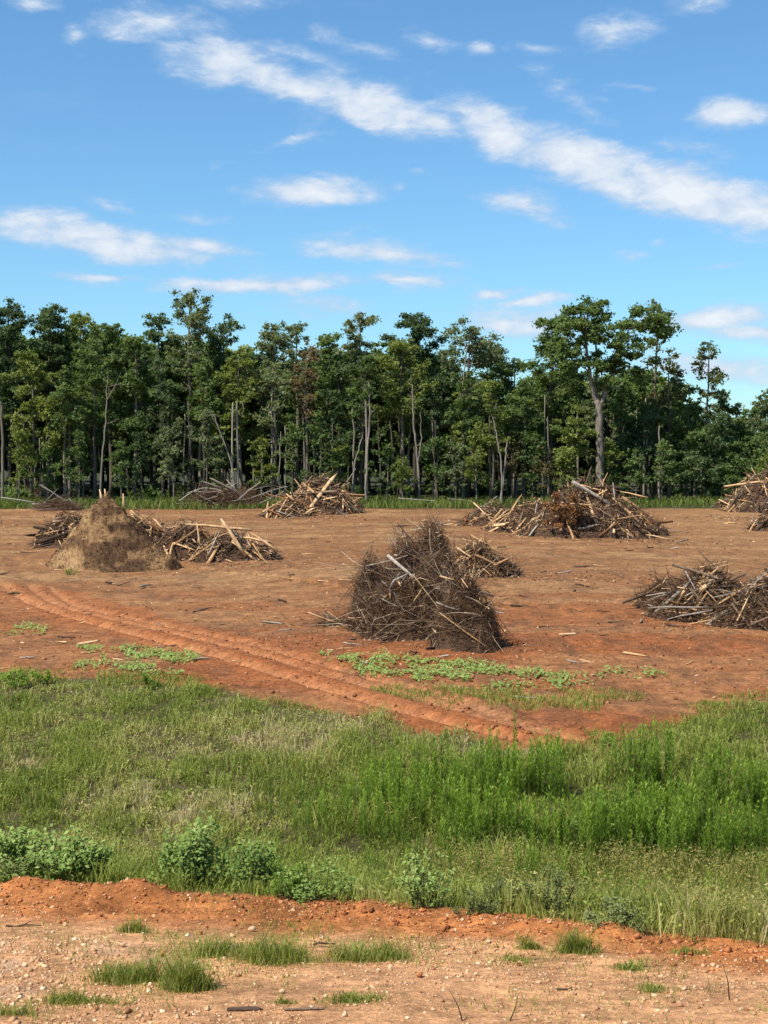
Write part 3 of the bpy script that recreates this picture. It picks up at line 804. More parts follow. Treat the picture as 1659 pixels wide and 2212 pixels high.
# ------------------------------------------------------------------ wood for the heaps
WOOD = {
    'pale': solid_mat('stripped_pale_wood', [(0, (.22, .115, .052)), (.45, (.48, .29, .14)), (1, (.76, .55, .33))], 3, (1, 1, .12), bump=.5, bscale=9),
    'bark': solid_mat('brown_log_bark', [(0, (.035, .022, .014)), (.5, (.125, .080, .050)), (1, (.26, .18, .12))], 4, (1, 1, .3), bump=.6, bscale=12),
    'grey': solid_mat('weathered_grey_wood', [(0, (.09, .075, .06)), (.5, (.26, .22, .18)), (1, (.46, .41, .35))], 3, (1, 1, .2), bump=.5, bscale=10),
    'rust': solid_mat('rusty_root_wood', [(0, (.07, .028, .012)), (.5, (.24, .105, .042)), (1, (.42, .22, .10))], 4, (1, 1, .3), bump=.5, bscale=10),
    'dark': solid_mat('dark_damp_wood', [(0, (.014, .009, .006)), (.5, (.050, .032, .022)), (1, (.12, .08, .055))], 4, (1, 1, .3), bump=.5, bscale=10),
}
MAT_CORE = solid_mat('heaped_soil_and_roots', [(0, (.018, .011, .007)), (.5, (.070, .039, .023)), (1, (.17, .090, .05))], 2.2, bump=1.0, bscale=7, use_tint=False)
MAT_TWIG = solid_mat('dead_twigs', [(0, (.034, .018, .010)), (.5, (.125, .068, .038)), (.85, (.25, .160, .095)), (1, (.44, .34, .24))], 2, bump=0, patch=.15)
MAT_SPLINT = solid_mat('splintered_wood_scraps', [(0, (.040, .024, .015)), (.5, (.20, .115, .062)), (1, (.56, .38, .22))], 3, bump=0, patch=.2)

MAT_DEAD = leaf_mat('withered_leaves', [(0, (.05, .028, .016)), (.5, (.13, .078, .042)), (1, (.24, .14, .07))], .2, .2, 1.0)
MAT_RUST = leaf_mat('rust_red_needles', [(0, (.07, .032, .012)), (.5, (.19, .085, .030)), (1, (.30, .15, .055))], .2, .2, 1.0)

def log_shapes():
    """unit-length pieces along X: round logs, crooked branches, splintered slabs, forked stubs"""
    out = {}
    for wn, wm in WOOD.items():
        L = []
        for k in range(7):
            rg = np.random.default_rng(1000 + k * 7 + len(wn))
            mb = MB()
            t = np.linspace(-.5, .5, 5)
            tint = rg.uniform(.3, .7)
            if k < 2:       # straight log, one end broken to a point
                P = np.stack([t, np.cumsum(rg.normal(size=5)) * .018, np.cumsum(rg.normal(size=5)) * .018], 1)
                tube(mb, P, np.array([.75, 1.0, .9, .72, .25 if k else .6]) * .055, 7, tint)
            elif k < 4:     # crooked branch with a stub
                P = np.stack([t, np.cumsum(rg.normal(size=5)) * .035, np.cumsum(rg.normal(size=5)) * .025], 1)
                tube(mb, P, np.linspace(.035, .014, 5), 5, tint)
                q = P[2]; tube(mb, np.array([q, q + [.08, .06, .05], q + [.17, .15 * (1 if k == 2 else -1), .07]]), [.02, .014, .006], 4, tint)
            elif k < 6:     # splintered slab
                V = np.array([[-.5, -.05, -.02], [-.5, .04, -.02], [-.46, .03, .03], [-.42, -.05, .025], [.30, -.045, -.025], [.34, .05, -.02], [.28, .04, .03], [.36, -.03, .02], [.5, .0 + .03 * (k - 4.5), .0]])
                V = V + rg.normal(size=V.shape) * .007
                mb.add(V, [[0, 1, 5, 4], [1, 2, 6, 5], [2, 3, 7, 6], [3, 0, 4, 7], [3, 2, 1, 0]], [[4, 5, 8], [5, 6, 8], [6, 7, 8], [7, 4, 8]], tint + rg.normal(size=9) * .12)
            else:           # stump root piece, thick and forked
                P = np.stack([t * .8, np.cumsum(rg.normal(size=5)) * .02, np.zeros(5)], 1)
                tube(mb, P, [.12, .10, .08, .07, .05], 7, tint)
                for s in (-1, 1, .4): tube(mb, np.array([[-.32, 0, 0], [-.48, .12 * s, .08 * abs(s)], [-.60, .22 * s, .05]]), [.06, .04, .012], 5, tint)
            L.append(mb.done('log_' + wn, [wm], True))
        out[wn] = L
    return out
LOGS = log_shapes()
SHAPE_NAME = ('log', 'log', 'branch', 'branch', 'split_log', 'split_log', 'root')

def twigs(mb, C, D, L, rad, tint, rg, curl=.35, n=4):
    """many thin curved twigs, three-sided"""
    m = len(C)
    t = np.linspace(0, 1, n)
    K = rg.normal(size=(m, 3)) * curl
    P = C[:, None] + (D * L[:, None])[:, None] * t[None, :, None] + (K * L[:, None])[:, None] * (t ** 2)[None, :, None]
    U = unit(np.cross(D, rg.normal(size=(m, 3)))); W = np.cross(D, U)
    a = np.arange(3) * 2 * math.pi / 3
    R = rad[:, None] * np.linspace(1, .35, n)[None]
    V = P[:, :, None] + R[..., None, None] * (np.cos(a)[None, None, :, None] * U[:, None, None] + np.sin(a)[None, None, :, None] * W[:, None, None])
    b = (np.arange(m) * n * 3)[:, None, None]; i = (np.arange(n - 1) * 3)[None, :, None]; j = np.arange(3)[None, None]; k = (j + 1) % 3
    Q = np.stack([b + i + j, b + i + k, b + i + 3 + k, b + i + 3 + j], -1).reshape(-1, 4)
    mb.add(V.reshape(-1, 3), Q, None, np.repeat(tint, n * 3))

class Heap:
    """height of a heap above the ground from a few rounded lobes"""
    def __init__(s, lobes, pw=1.35, rough=.25, seed=0):
        s.l = lobes; s.pw = pw; s.rough = rough; s.seed = seed
    def h(s, x, y):
        z = np.zeros(np.shape(x))
        for (cx, cy, a, b, hh) in s.l:
            r = np.hypot((x - cx) / a, (y - cy) / b)
            z = np.maximum(z, hh * np.clip(1 - np.clip(r, 0, 1) ** s.pw, 0, 1))
        return z * (1 - s.rough + 2 * s.rough * fbm(x * 1.1, y * 1.1, s.seed))
    def box(s):
        L = np.array(s.l)
        return (L[:, 0] - L[:, 2]).min(), (L[:, 0] + L[:, 2]).max(), (L[:, 1] - L[:, 3]).min(), (L[:, 1] + L[:, 3]).max()
    def core(s, step, lower=.82, noise=.25, off=(0, 0, 0), mat=None, colour=None):
        x0, x1, y0, y1 = s.box()
        X, Y = np.meshgrid(np.arange(x0, x1 + step, step), np.arange(y0, y1 + step, step))
        h = s.h(X, Y)
        Z = HZ(X.ravel(), Y.ravel()).reshape(X.shape) + h * lower + noise * (fbm(X * 2.2, Y * 2.2, s.seed + 5) - .5) * np.minimum(1, h * 2) - .06
        ny, nx = X.shape
        i = np.arange(ny - 1)[:, None] * nx + np.arange(nx - 1)[None]
        Q = np.stack([i, i + 1, i + nx + 1, i + nx], -1).reshape(-1, 4)
        Q = Q[(h.ravel()[Q] > .015).any(1)]
        u, inv = np.unique(Q, return_inverse=True)
        V = np.stack([X.ravel(), Y.ravel(), Z.ravel()], 1)[u]
        t = np.full(len(u), .5) if colour is None else colour(V)
        return mesh('core', V - np.asarray(off), [inv.reshape(-1, 4)], [mat or MAT_CORE], {'tint': t}, True)
    def sample(s, n, rg, bias=.7, minh=.12):
        """points on the heap's surface, more of them on the side towards the viewer"""
        x0, x1, y0, y1 = s.box(); X, Y = [], []
        got = 0
        while got < n:
            x = rg.uniform(x0, x1, 4000); y = rg.uniform(y0, y1, 4000)
            h = s.h(x, y)
            e = .1; front = s.h(x, y + e) - s.h(x, y - e)
            ok = (h > minh) & (rg.uniform(size=4000) < np.where(front > -.02, 1, 1 - bias))
            X.append(x[ok]); Y.append(y[ok]); got += ok.sum()
        x = np.concatenate(X)[:n]; y = np.concatenate(Y)[:n]
        return x, y, s.h(x, y)

def lobe(px, base_py, half_px, top_py, depth=1.0, back=1.0):
    """a heap lobe whose front foot meets the ground at picture row base_py"""
    x, y = G(px, base_py)
    a = half_px / FP * y
    b = a * depth
    cy = y + b * back
    r = ray(px, top_py)
    hh = CZ + r[2] / r[1] * cy - float(H0(x * cy / y, cy))
    return (x * cy / y, cy, a, b, hh)

def heap_pile(name, label, lobes, n_logs, mix, az=0.0, spread=.9, lmean=1.5, n_twig=600, n_scrap=500, seed=0, pw=1.35, scale=1.0, twig_len=.6, cat='log pile', group='heaps of cleared timber on the bare field', lower=.84, thick=1.0, rough=.24):
    rg = np.random.default_rng(2000 + seed)
    H = Heap(lobes, pw, rough, seed)
    bx = H.box(); b0 = np.array([(bx[0] + bx[1]) / 2, (bx[2] + bx[3]) / 2, 0]); b0[2] = float(H0(b0[0], b0[1]))
    t = thing(name, label, cat, tuple(b0), group)
    link('soil_core', H.core(.16, lower, .3, b0), t)
    x, y, h = H.sample(n_logs, rg)
    zg = HZ(x, y)
    e = .15
    gx = (H.h(x + e, y) - H.h(x - e, y)) / (2 * e); gy = (H.h(x, y + e) - H.h(x, y - e)) / (2 * e)
    kinds = list(mix); pr = np.array([mix[k] for k in kinds]); pr /= pr.sum()
    for i in range(n_logs):
        wn = kinds[rg.choice(len(kinds), p=pr)]; sh = int(rg.choice(7, p=[.17, .17, .22, .19, .12, .10, .03]))
        a = az + rg.normal() * spread
        D = np.array([math.cos(a), math.sin(a), 0]); D[2] = .75 * (gx[i] * D[0] + gy[i] * D[1]) + rg.normal() * .34
        D /= np.linalg.norm(D)
        L = float(np.clip(rg.lognormal(math.log(lmean), .55), .3, lmean * 2.6)) * scale
        if sh == 6: L *= .7
        up = unit(np.array([-gx[i], -gy[i], 1.0]) + rg.normal(size=3) * .3); s = unit(np.cross(up, D)); up = np.cross(D, s)
        p = np.array([x[i], y[i], zg[i] + h[i] * rg.uniform(.82, 1.02) + .03])
        lo = p[2] - abs(D[2]) * L * .5
        f = float(np.clip(rg.normal(.62, .26), .28, 1.4)) * (1.4 / (.6 + .55 * L)) ** .5 * thick
        M = Matrix(((D[0] * L, s[0] * L * f, up[0] * L * f, p[0] - b0[0]), (D[1] * L, s[1] * L * f, up[1] * L * f, p[1] - b0[1]), (D[2] * L, s[2] * L * f, up[2] * L * f, p[2] - b0[2]), (0, 0, 0, 1)))
        o = link(SHAPE_NAME[sh], LOGS[wn][sh], t)
        o.matrix_local = M
    if n_twig:
        mb = MB()
        x, y, h = H.sample(n_twig, rg)
        C = np.stack([x, y, HZ(x, y) + h * rg.uniform(.75, 1.02, n_twig)], 1)
        D = unit(rg.normal(size=(n_twig, 3)) * np.array([1, .8, .45]))
        twigs(mb, C, D, twig_len * np.clip(rg.lognormal(0, .4, n_twig), .3, 2), rg.uniform(.008, .022, n_twig), np.clip(rg.normal(.45, .22, n_twig), 0, 1), rg)
        tag(link('brush', mb.done('brush', [MAT_TWIG], False, b0), t), kind='stuff')
    if n_scrap:
        mb = MB()
        x, y, h = H.sample(n_scrap, rg, minh=.03)
        C = np.stack([x, y, HZ(x, y) + h * rg.uniform(.86, 1.03, n_scrap) + .02], 1)
        N = unit(rg.normal(size=(n_scrap, 3)) + np.array([0, -.3, .6]))
        L = rg.uniform(.15, .55, n_scrap) * scale
        leaves(mb, C, N, L, L * rg.uniform(.12, .3, n_scrap), np.clip(rg.normal(.50, .27, n_scrap), 0, 1), rg)
        tag(link('splinters', mb.done('splinters', [MAT_SPLINT], False, b0), t), kind='stuff')
    return t, H, b0

def piece(hp, d, p, q, r, wood, lab=None):
    """one standout log on a heap, between two points seen in the photograph"""
    t, H, b0 = hp
    a, b = ray(*p), ray(*q)
    A = np.array([a[0] / a[1] * d, d, CZ + a[2] / a[1] * d]); B = np.array([b[0] / b[1] * (d - .3), d - .3, CZ + b[2] / b[1] * (d - .3)])
    mb = MB(); tube(mb, np.array([A, A * .7 + B * .3 + [0, 0, .03], A * .3 + B * .7, B]), np.array([.3, .8, 1, .7]) * r * .74, 7, .55)
    o = link('log', mb.done('log', [WOOD[wood]], True, b0), t)
    if lab: o['label'] = lab
# long pile behind the chip heap
HB = heap_pile('log_pile', 'long pile of split logs and roots behind the tan chip heap', [lobe(150, 1185, 85, 1105, .9), lobe(300, 1205, 120, 1102, .55), lobe(400, 1212, 95, 1118, .6), lobe(495, 1216, 90, 1140, .6), lobe(560, 1214, 55, 1178, .6)],
          260, dict(pale=.42, bark=.25, grey=.07, rust=.06, dark=.20), .15, 1.1, 1.15, 2600, 1400, 1)
_d = G(500, 1216)[1] + .5
piece(HB, _d, (477, 1120), (531, 1202), .16, 'pale', 'big pale split log leaning at the right end of the pile')
piece(HB, _d + 1.2, (400, 1132), (545, 1145), .12, 'pale'); piece(HB, _d, (476, 1146), (447, 1205), .08, 'grey'); piece(HB, _d, (500, 1170), (560, 1216), .10, 'pale'); piece(HB, _d, (540, 1150), (600, 1190), .09, 'pale')
piece(HB, _d + .5, (520, 1160), (588, 1172), .11, 'pale'); piece(HB, _d, (545, 1190), (578, 1216), .07, 'pale'); piece(HB, _d + .6, (425, 1128), (432, 1180), .08, 'pale'); piece(HB, _d + .3, (330, 1120), (352, 1142), .09, 'pale')
# pile at the back beside the grey tangle
heap_pile('log_pile', 'tall heap of pale split logs at the back edge of the field', [lobe(690, 1113, 95, 1030, .8), lobe(625, 1118, 65, 1075, .8), lobe(745, 1108, 45, 1062, .9)], 290,
          dict(pale=.48, bark=.25, grey=.04, rust=.10, dark=.13), .05, .9, 1.7, 1200, 1200, 2, thick=.9)
# long pile right of centre
HE = heap_pile('log_pile', 'longest log pile with rusty roots in front of the great forked tree', [lobe(1275, 1165, 165, 1030, .62), lobe(1165, 1150, 130, 1078, .6), lobe(1060, 1138, 78, 1085, .7), lobe(1380, 1160, 70, 1098, .7)], 300,
          dict(pale=.36, bark=.27, grey=.05, rust=.15, dark=.17), .1, 1.2, 1.3, 3000, 2200, 3)
_d = G(1300, 1165)[1] + .6
piece(HE, _d + 1.4, (1322, 1075), (1385, 1132), .16, 'pale', 'thick pale log slanting down the right side of the pile'); piece(HE, _d, (1250, 1092), (1300, 1125), .09, 'bark'); piece(HE, _d + .2, (1228, 1088), (1280, 1092), .09, 'pale'); piece(HE, _d, (1310, 1150), (1328, 1128), .10, 'pale')
piece(HE, _d - .3, (1395, 1155), (1450, 1166), .08, 'pale'); piece(HE, _d + 1.5, (1240, 1045), (1300, 1060), .09, 'pale'); piece(HE, _d + 1.2, (1282, 1075), (1312, 1058), .08, 'pale'); piece(HE, _d + 1.2, (1340, 1062), (1400, 1075), .08, 'pale')
_t, _H, _b = HE
_r = np.random.default_rng(99); _mb = MB()
_a = ray(1218, 1108); _c = np.array([_a[0] / _a[1] * (_d - .2), _d - .2, CZ + _a[2] / _a[1] * (_d - .2)])
clump_leaves(_mb, _c + _r.normal(size=(26, 3)) * np.array([.75, .4, .65]), _r.uniform(.25, .5, 26), np.full(26, 55), .13, _r, .5 + _r.normal(size=26) * .2)
tag(link('dead_needles', _mb.done('dead_needles', [MAT_RUST], False, _b), _t), 'rust-red dead needles in the front of the pile', kind='stuff')
# far right piles
heap_pile('log_pile', 'high pale log pile cut by the right edge near the wood', [lobe(1650, 1108, 95, 1012, .9), lobe(1590, 1104, 48, 1070, .9)], 160, dict(pale=.5, bark=.25, grey=.06, rust=.07, dark=.12), .1, 1.0, 1.6, 700, 900, 4)
heap_pile('log_pile', 'low dark log pile at the right edge in front of the high pale pile', [lobe(1680, 1150, 65, 1085, .8)], 80, dict(pale=.35, bark=.35, grey=.1, dark=.2), .4, .9, 1.3, 500, 400, 5)
# pile on the right in the middle distance
HJ = heap_pile('log_pile', 'wide brushy log pile at the right with long weathered poles', [lobe(1530, 1345, 140, 1218, .6), lobe(1440, 1322, 72, 1250, .8), lobe(1640, 1362, 120, 1240, .7)], 230,
          dict(pale=.26, bark=.34, grey=.22, rust=.04, dark=.14), -.08, .7, 1.05, 5200, 1100, 6, twig_len=.42, thick=.62)
_d = G(1530, 1345)[1] + .6
piece(HJ, _d + 1.0, (1395, 1287), (1545, 1270), .07, 'grey'); piece(HJ, _d + .6, (1520, 1276), (1610, 1240), .08, 'bark'); piece(HJ, _d - .3, (1400, 1313), (1530, 1312), .06, 'grey'); piece(HJ, _d - .4, (1440, 1338), (1540, 1318), .06, 'grey')
piece(HJ, _d - .6, (1580, 1335), (1680, 1346), .08, 'pale'); piece(HJ, _d + .2, (1575, 1290), (1680, 1268), .10, 'pale'); piece(HJ, _d, (1590, 1300), (1690, 1330), .10, 'rust'); piece(HJ, _d - .3, (1490, 1314), (1536, 1332), .06, 'pale')
piece(HJ, _d - .1, (1470, 1296), (1478, 1276), .10, 'pale'); piece(HJ, _d + .3, (1510, 1285), (1525, 1265), .16, 'pale')
# behind the brush pile
heap_pile('log_pile', 'small fan of pale split logs behind the dark brush pile', [lobe(1030, 1250, 75, 1168, .7), lobe(1085, 1250, 45, 1205, .8)], 85, dict(pale=.65, bark=.15, rust=.12, dark=.08), .2, .9, .95, 700, 500, 7, thick=.85)

# the big tangle of brush in the middle
def brush_pile():
    rg = np.random.default_rng(77)
    lobes = [lobe(928, 1290, 66, 1136, .85), lobe(878, 1310, 60, 1172, .9), lobe(945, 1330, 66, 1200, .8), lobe(812, 1340, 60, 1200, .9), lobe(888, 1382, 112, 1248, .7, .8), lobe(1000, 1406, 72, 1244, .8, .8), lobe(1040, 1408, 46, 1296, .8, .8), lobe(800, 1364, 50, 1290, .8, .8), lobe(730, 1350, 40, 1336, .7, .8)]
    t, H, b0 = heap_pile('brush_pile', 'big dark tangle of brush and branches in the middle of the field', lobes, 110, dict(grey=.36, pale=.16, bark=.28, dark=.20), .1, 1.1, .95, 0, 350, 8, rough=.34, pw=2.6, cat='brush pile', lower=.80, thick=.55, group='heaps of cleared brush')
    mb = MB(); n = 18500
    x, y, h = H.sample(n, rg, .8, .02)
    C = np.stack([x, y, HZ(x, y) + h * rg.uniform(.62, 1.0, n)], 1)
    e = .2
    out = unit(np.stack([-(H.h(x + e, y) - H.h(x - e, y)), -(H.h(x, y + e) - H.h(x, y - e)), np.full(n, .25)], 1))
    # brush was dozed up in bundles: twigs of a bundle lie much the same way
    B = 46
    bc = np.stack(H.sample(B, rg, .8, .3), 1); bc[:, 2] = HZ(bc[:, 0], bc[:, 1]) + bc[:, 2] * rg.uniform(.4, 1, B)
    bd = unit(rg.normal(size=(B, 3)) * np.array([1, .7, .55]))
    bi = np.argmin(((C[:, None] - bc[None]) ** 2).sum(-1), 1)
    D = unit(bd[bi] * rg.choice([-1, 1], (n, 1)) * 1.1 + out * rg.uniform(-.2, .4, (n, 1)) + rg.normal(size=(n, 3)) * .42)
    D = unit(D - .75 * (D * out).sum(1, keepdims=True) * out)     # lying along the face of the pile
    bt = rg.normal(size=B) * .13
    big = rg.uniform(size=n) < .06
    twigs(mb, C, D, np.where(big, .7, .32) * np.clip(rg.lognormal(0, .35, n), .4, 1.7), np.where(big, rg.uniform(.014, .026, n), rg.uniform(.005, .012, n)),
          np.clip(np.where(big, rg.normal(.80, .2, n), rg.normal(.38, .15, n) + bt[bi]), 0, 1), rg, .75, 3)
    tag(link('brush', mb.done('brush', [MAT_TWIG], False, b0), t), kind='stuff')
    # dead leaves still hanging in the brush
    mb = MB(); m = 5200
    x, y, h = H.sample(m, rg, .8, .05)
    keep = fbm(x * 1.2, y * 1.2 + h, 66) > .46; x, y, h = x[keep], y[keep], h[keep]; m = len(x)
    leaves(mb, np.stack([x, y, HZ(x, y) + h * rg.uniform(.8, 1.02, m)], 1), unit(rg.normal(size=(m, 3)) + np.array([0, -.3, .5])), rg.uniform(.05, .11, m), rg.uniform(.03, .06, m), np.clip(rg.normal(.4, .2, m), 0, 1), rg)
    tag(link('dead_leaves', mb.done('dead_leaves', [MAT_DEAD], False, b0), t), 'withered brown leaves caught in the brush', kind='stuff')
    # long curved limbs over the face
    n2 = 34
    x, y, h = H.sample(n2, rg, .95, .4)
    for i in range(n2):
        p = np.array([x[i], y[i], hz(x[i], y[i]) + h[i] * .98 + .05]); a = rg.uniform(0, 6.28); L = rg.uniform(.5, 1.4)
        dv = np.array([math.cos(a), -.25, math.sin(a) * .6]) * L; k = rg.normal(size=3) * .16 * L
        mb = MB(); tube(mb, np.array([p - dv * .5, p - dv * .15 + k, p + dv * .2 + k, p + dv * .5 - k * .3]), np.array([1, .85, .65, .3]) * rg.uniform(.018, .034), 5, rg.uniform(.35, .8))
        link('branch', mb.done('limb', [WOOD[('grey', 'pale', 'grey', 'bark')[i % 4]]], True, b0), t)
    # the pale pole lying down its face
    def at(px, py, d):
        r = ray(px, py); return np.array([r[0] / r[1] * d, d, CZ + r[2] / r[1] * d])
    cy = lobes[2][1]
    mb = MB(); P = np.array([at(838, 1200, cy + .3), at(862, 1221, cy - .1), at(885, 1240, cy - .35), at(912, 1264, cy - .6)]); tube(mb, P, [.075, .07, .06, .03], 7, .8)
    tag(link('pole', mb.done('pole', [WOOD['grey']], True, b0), t), 'long pale pole lying down the face of the pile')
    mb = MB(); P = np.array([at(858, 1290, cy - .9), at(885, 1291, cy - 1.0), at(912, 1293, cy - .9)]); tube(mb, P, [.03, .028, .02], 6, .9)
    link('pole', mb.done('pole', [WOOD['grey']], True, b0), t)
brush_pile()

# chip heap
def chip_heap():
    rg = np.random.default_rng(12)
    l1 = lobe(233, 1234, 132, 1076, .8); l2 = lobe(300, 1236, 85, 1165, .8); l3 = lobe(182, 1228, 85, 1140, .8); l4 = lobe(350, 1234, 50, 1195, .9); l5 = lobe(262, 1236, 112, 1112, .8)
    H = Heap([l1, l2, l3, l4, l5], 1.3, .24, 4)
    b0 = np.array([l1[0], l1[1], float(H0(l1[0], l1[1]))])
    m = solid_mat('shredded_wood_mulch', [(0, (.055, .029, .014)), (.4, (.145, .080, .038)), (.7, (.235, .138, .064)), (1, (.335, .215, .105))], 1.6, bump=1.0, bscale=9, patch=.45)
    col = lambda V: np.clip(.62 - .55 * sstep(.45, .62, fbm(V[:, 0] * .9, V[:, 2] * 1.6 + V[:, 1] * .6, 9)) + .25 * sstep(.5, -1.5, V[:, 0] - b0[0]), 0, 1)  # random dark patches, plus the sunlit left flank painted in as lighter tint
    t = thing('chip_heap', 'tan cone-shaped heap of shredded wood chips at the left', 'chip heap', tuple(b0), 'heaps of cleared timber on the bare field')
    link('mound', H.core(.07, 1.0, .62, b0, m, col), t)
    n = 6500
    x, y, h = H.sample(n, rg, .8, .02)
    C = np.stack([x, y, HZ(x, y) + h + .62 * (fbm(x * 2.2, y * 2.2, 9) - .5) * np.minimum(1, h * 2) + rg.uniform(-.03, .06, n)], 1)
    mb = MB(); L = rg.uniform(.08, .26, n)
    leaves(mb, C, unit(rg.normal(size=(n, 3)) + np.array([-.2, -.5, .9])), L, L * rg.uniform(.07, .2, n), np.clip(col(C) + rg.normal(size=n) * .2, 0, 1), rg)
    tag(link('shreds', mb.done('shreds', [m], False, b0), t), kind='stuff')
    # splintered stakes sticking out of the top
    for (px, py, qx, qy) in ((222, 1078, 215, 1057), (231, 1080, 226, 1056), (268, 1096, 266, 1066)):
        d = l1[1]; a = ray(px, py + 8); b = ray(qx, qy)
        A = np.array([a[0] / a[1] * d, d, CZ + a[2] / a[1] * d]); B = np.array([b[0] / b[1] * d, d, CZ + b[2] / b[1] * d])
        mb = MB(); tube(mb, np.array([A, (A + B) / 2, B]), [.07, .065, .03], 5, .75)
        link('stake', mb.done('stake', [WOOD['pale']], True, b0), t)
chip_heap()

# grey dead brush by the wood: two tangles and fallen poles
heap_pile('brush_tangle', 'grey tangle of dead brush left of the tall back log heap', [lobe(480, 1098, 85, 1050, .6), lobe(530, 1096, 50, 1055, .7)], 40, dict(grey=.5, dark=.5), .05, .5, 2.6, 2200, 0, 9, twig_len=.9, cat='brush pile', thick=.5, group='heaps of cleared brush', lower=.6)
heap_pile('brush_tangle', 'low dark tangle of dead brush at the far left before the wood', [lobe(125, 1104, 55, 1075, .6), lobe(80, 1085, 50, 1045, .6)], 26, dict(grey=.5, dark=.5), .05, .5, 2.2, 1300, 0, 10, twig_len=.8, cat='brush pile', thick=.5, group='heaps of cleared brush', lower=.6)
def fallen(label, d, pts, r0, r1, seed, twig=True):
    rg = np.random.default_rng(seed)
    def at(p):
        r = ray(*p); return np.array([r[0] / r[1] * d, d, CZ + r[2] / r[1] * d])
    P = smooth_line(np.array([at(p) for p in pts])); P[:, 1] += np.linspace(0, rg.uniform(-1, 1), len(P))
    b0 = P[0].copy(); b0[2] = float(H0(b0[0], b0[1]))
    t = thing('fallen_branch', label, 'branch', tuple(b0), 'fallen grey limbs before the wood')
    mb = MB(); tube(mb, P, np.linspace(r0, r1, len(P)), 6, rg.uniform(.5, .8)); link('stem', mb.done('stem', [MAT_SNAG], True, b0), t)
    if twig:
        mb = MB(); n = 12; i = rg.integers(len(P) // 3, len(P), n)
        twigs(mb, P[i], unit(rg.normal(size=(n, 3)) + np.array([0, 0, .3])), rg.uniform(.4, 1.3, n), np.full(n, .022), rg.uniform(.7, 1, n), rg, .3)
        tag(link('twigs', mb.done('twigs', [MAT_TWIG], False, b0), t), kind='stuff')
fallen('arched grey limb over the left side of the grey tangle', 134, [(388, 1082), (415, 1062), (440, 1053), (470, 1057), (482, 1062)], .07, .03, 1)
fallen('lower grey limb with upturned tip left of the grey tangle', 133.6, [(405, 1066), (418, 1060), (445, 1064), (480, 1060)], .06, .025, 2)
fallen('pale pole propped up to the right out of the grey tangle', 133.5, [(515, 1080), (535, 1062), (552, 1050), (565, 1041)], .075, .05, 3, False)
fallen('long bent grey limb behind the left foot of the back log heap', 134.5, [(535, 1078), (570, 1066), (600, 1055), (620, 1052)], .06, .03, 4)
fallen('second bent grey limb lying against the back log heap', 134.2, [(560, 1088), (590, 1074), (612, 1062)], .05, .03, 5)
fallen('thin grey pole leaning right of the back log heap top', 134, [(740, 1050), (755, 1034), (768, 1012)], .05, .03, 6, False)
fallen('grey pole lying in the grass at the far left', 134, [(2, 1075), (40, 1080), (75, 1086)], .08, .05, 7, False)
fallen('pale stick lying in the grass right of the back log heap', 135, [(860, 1076), (900, 1079), (940, 1082)], .05, .03, 8, False)
fallen('pale log lying in the grass left of the pair of crooked thin trunks', 135, [(968, 1078), (1000, 1080), (1015, 1084)], .06, .05, 9, False)

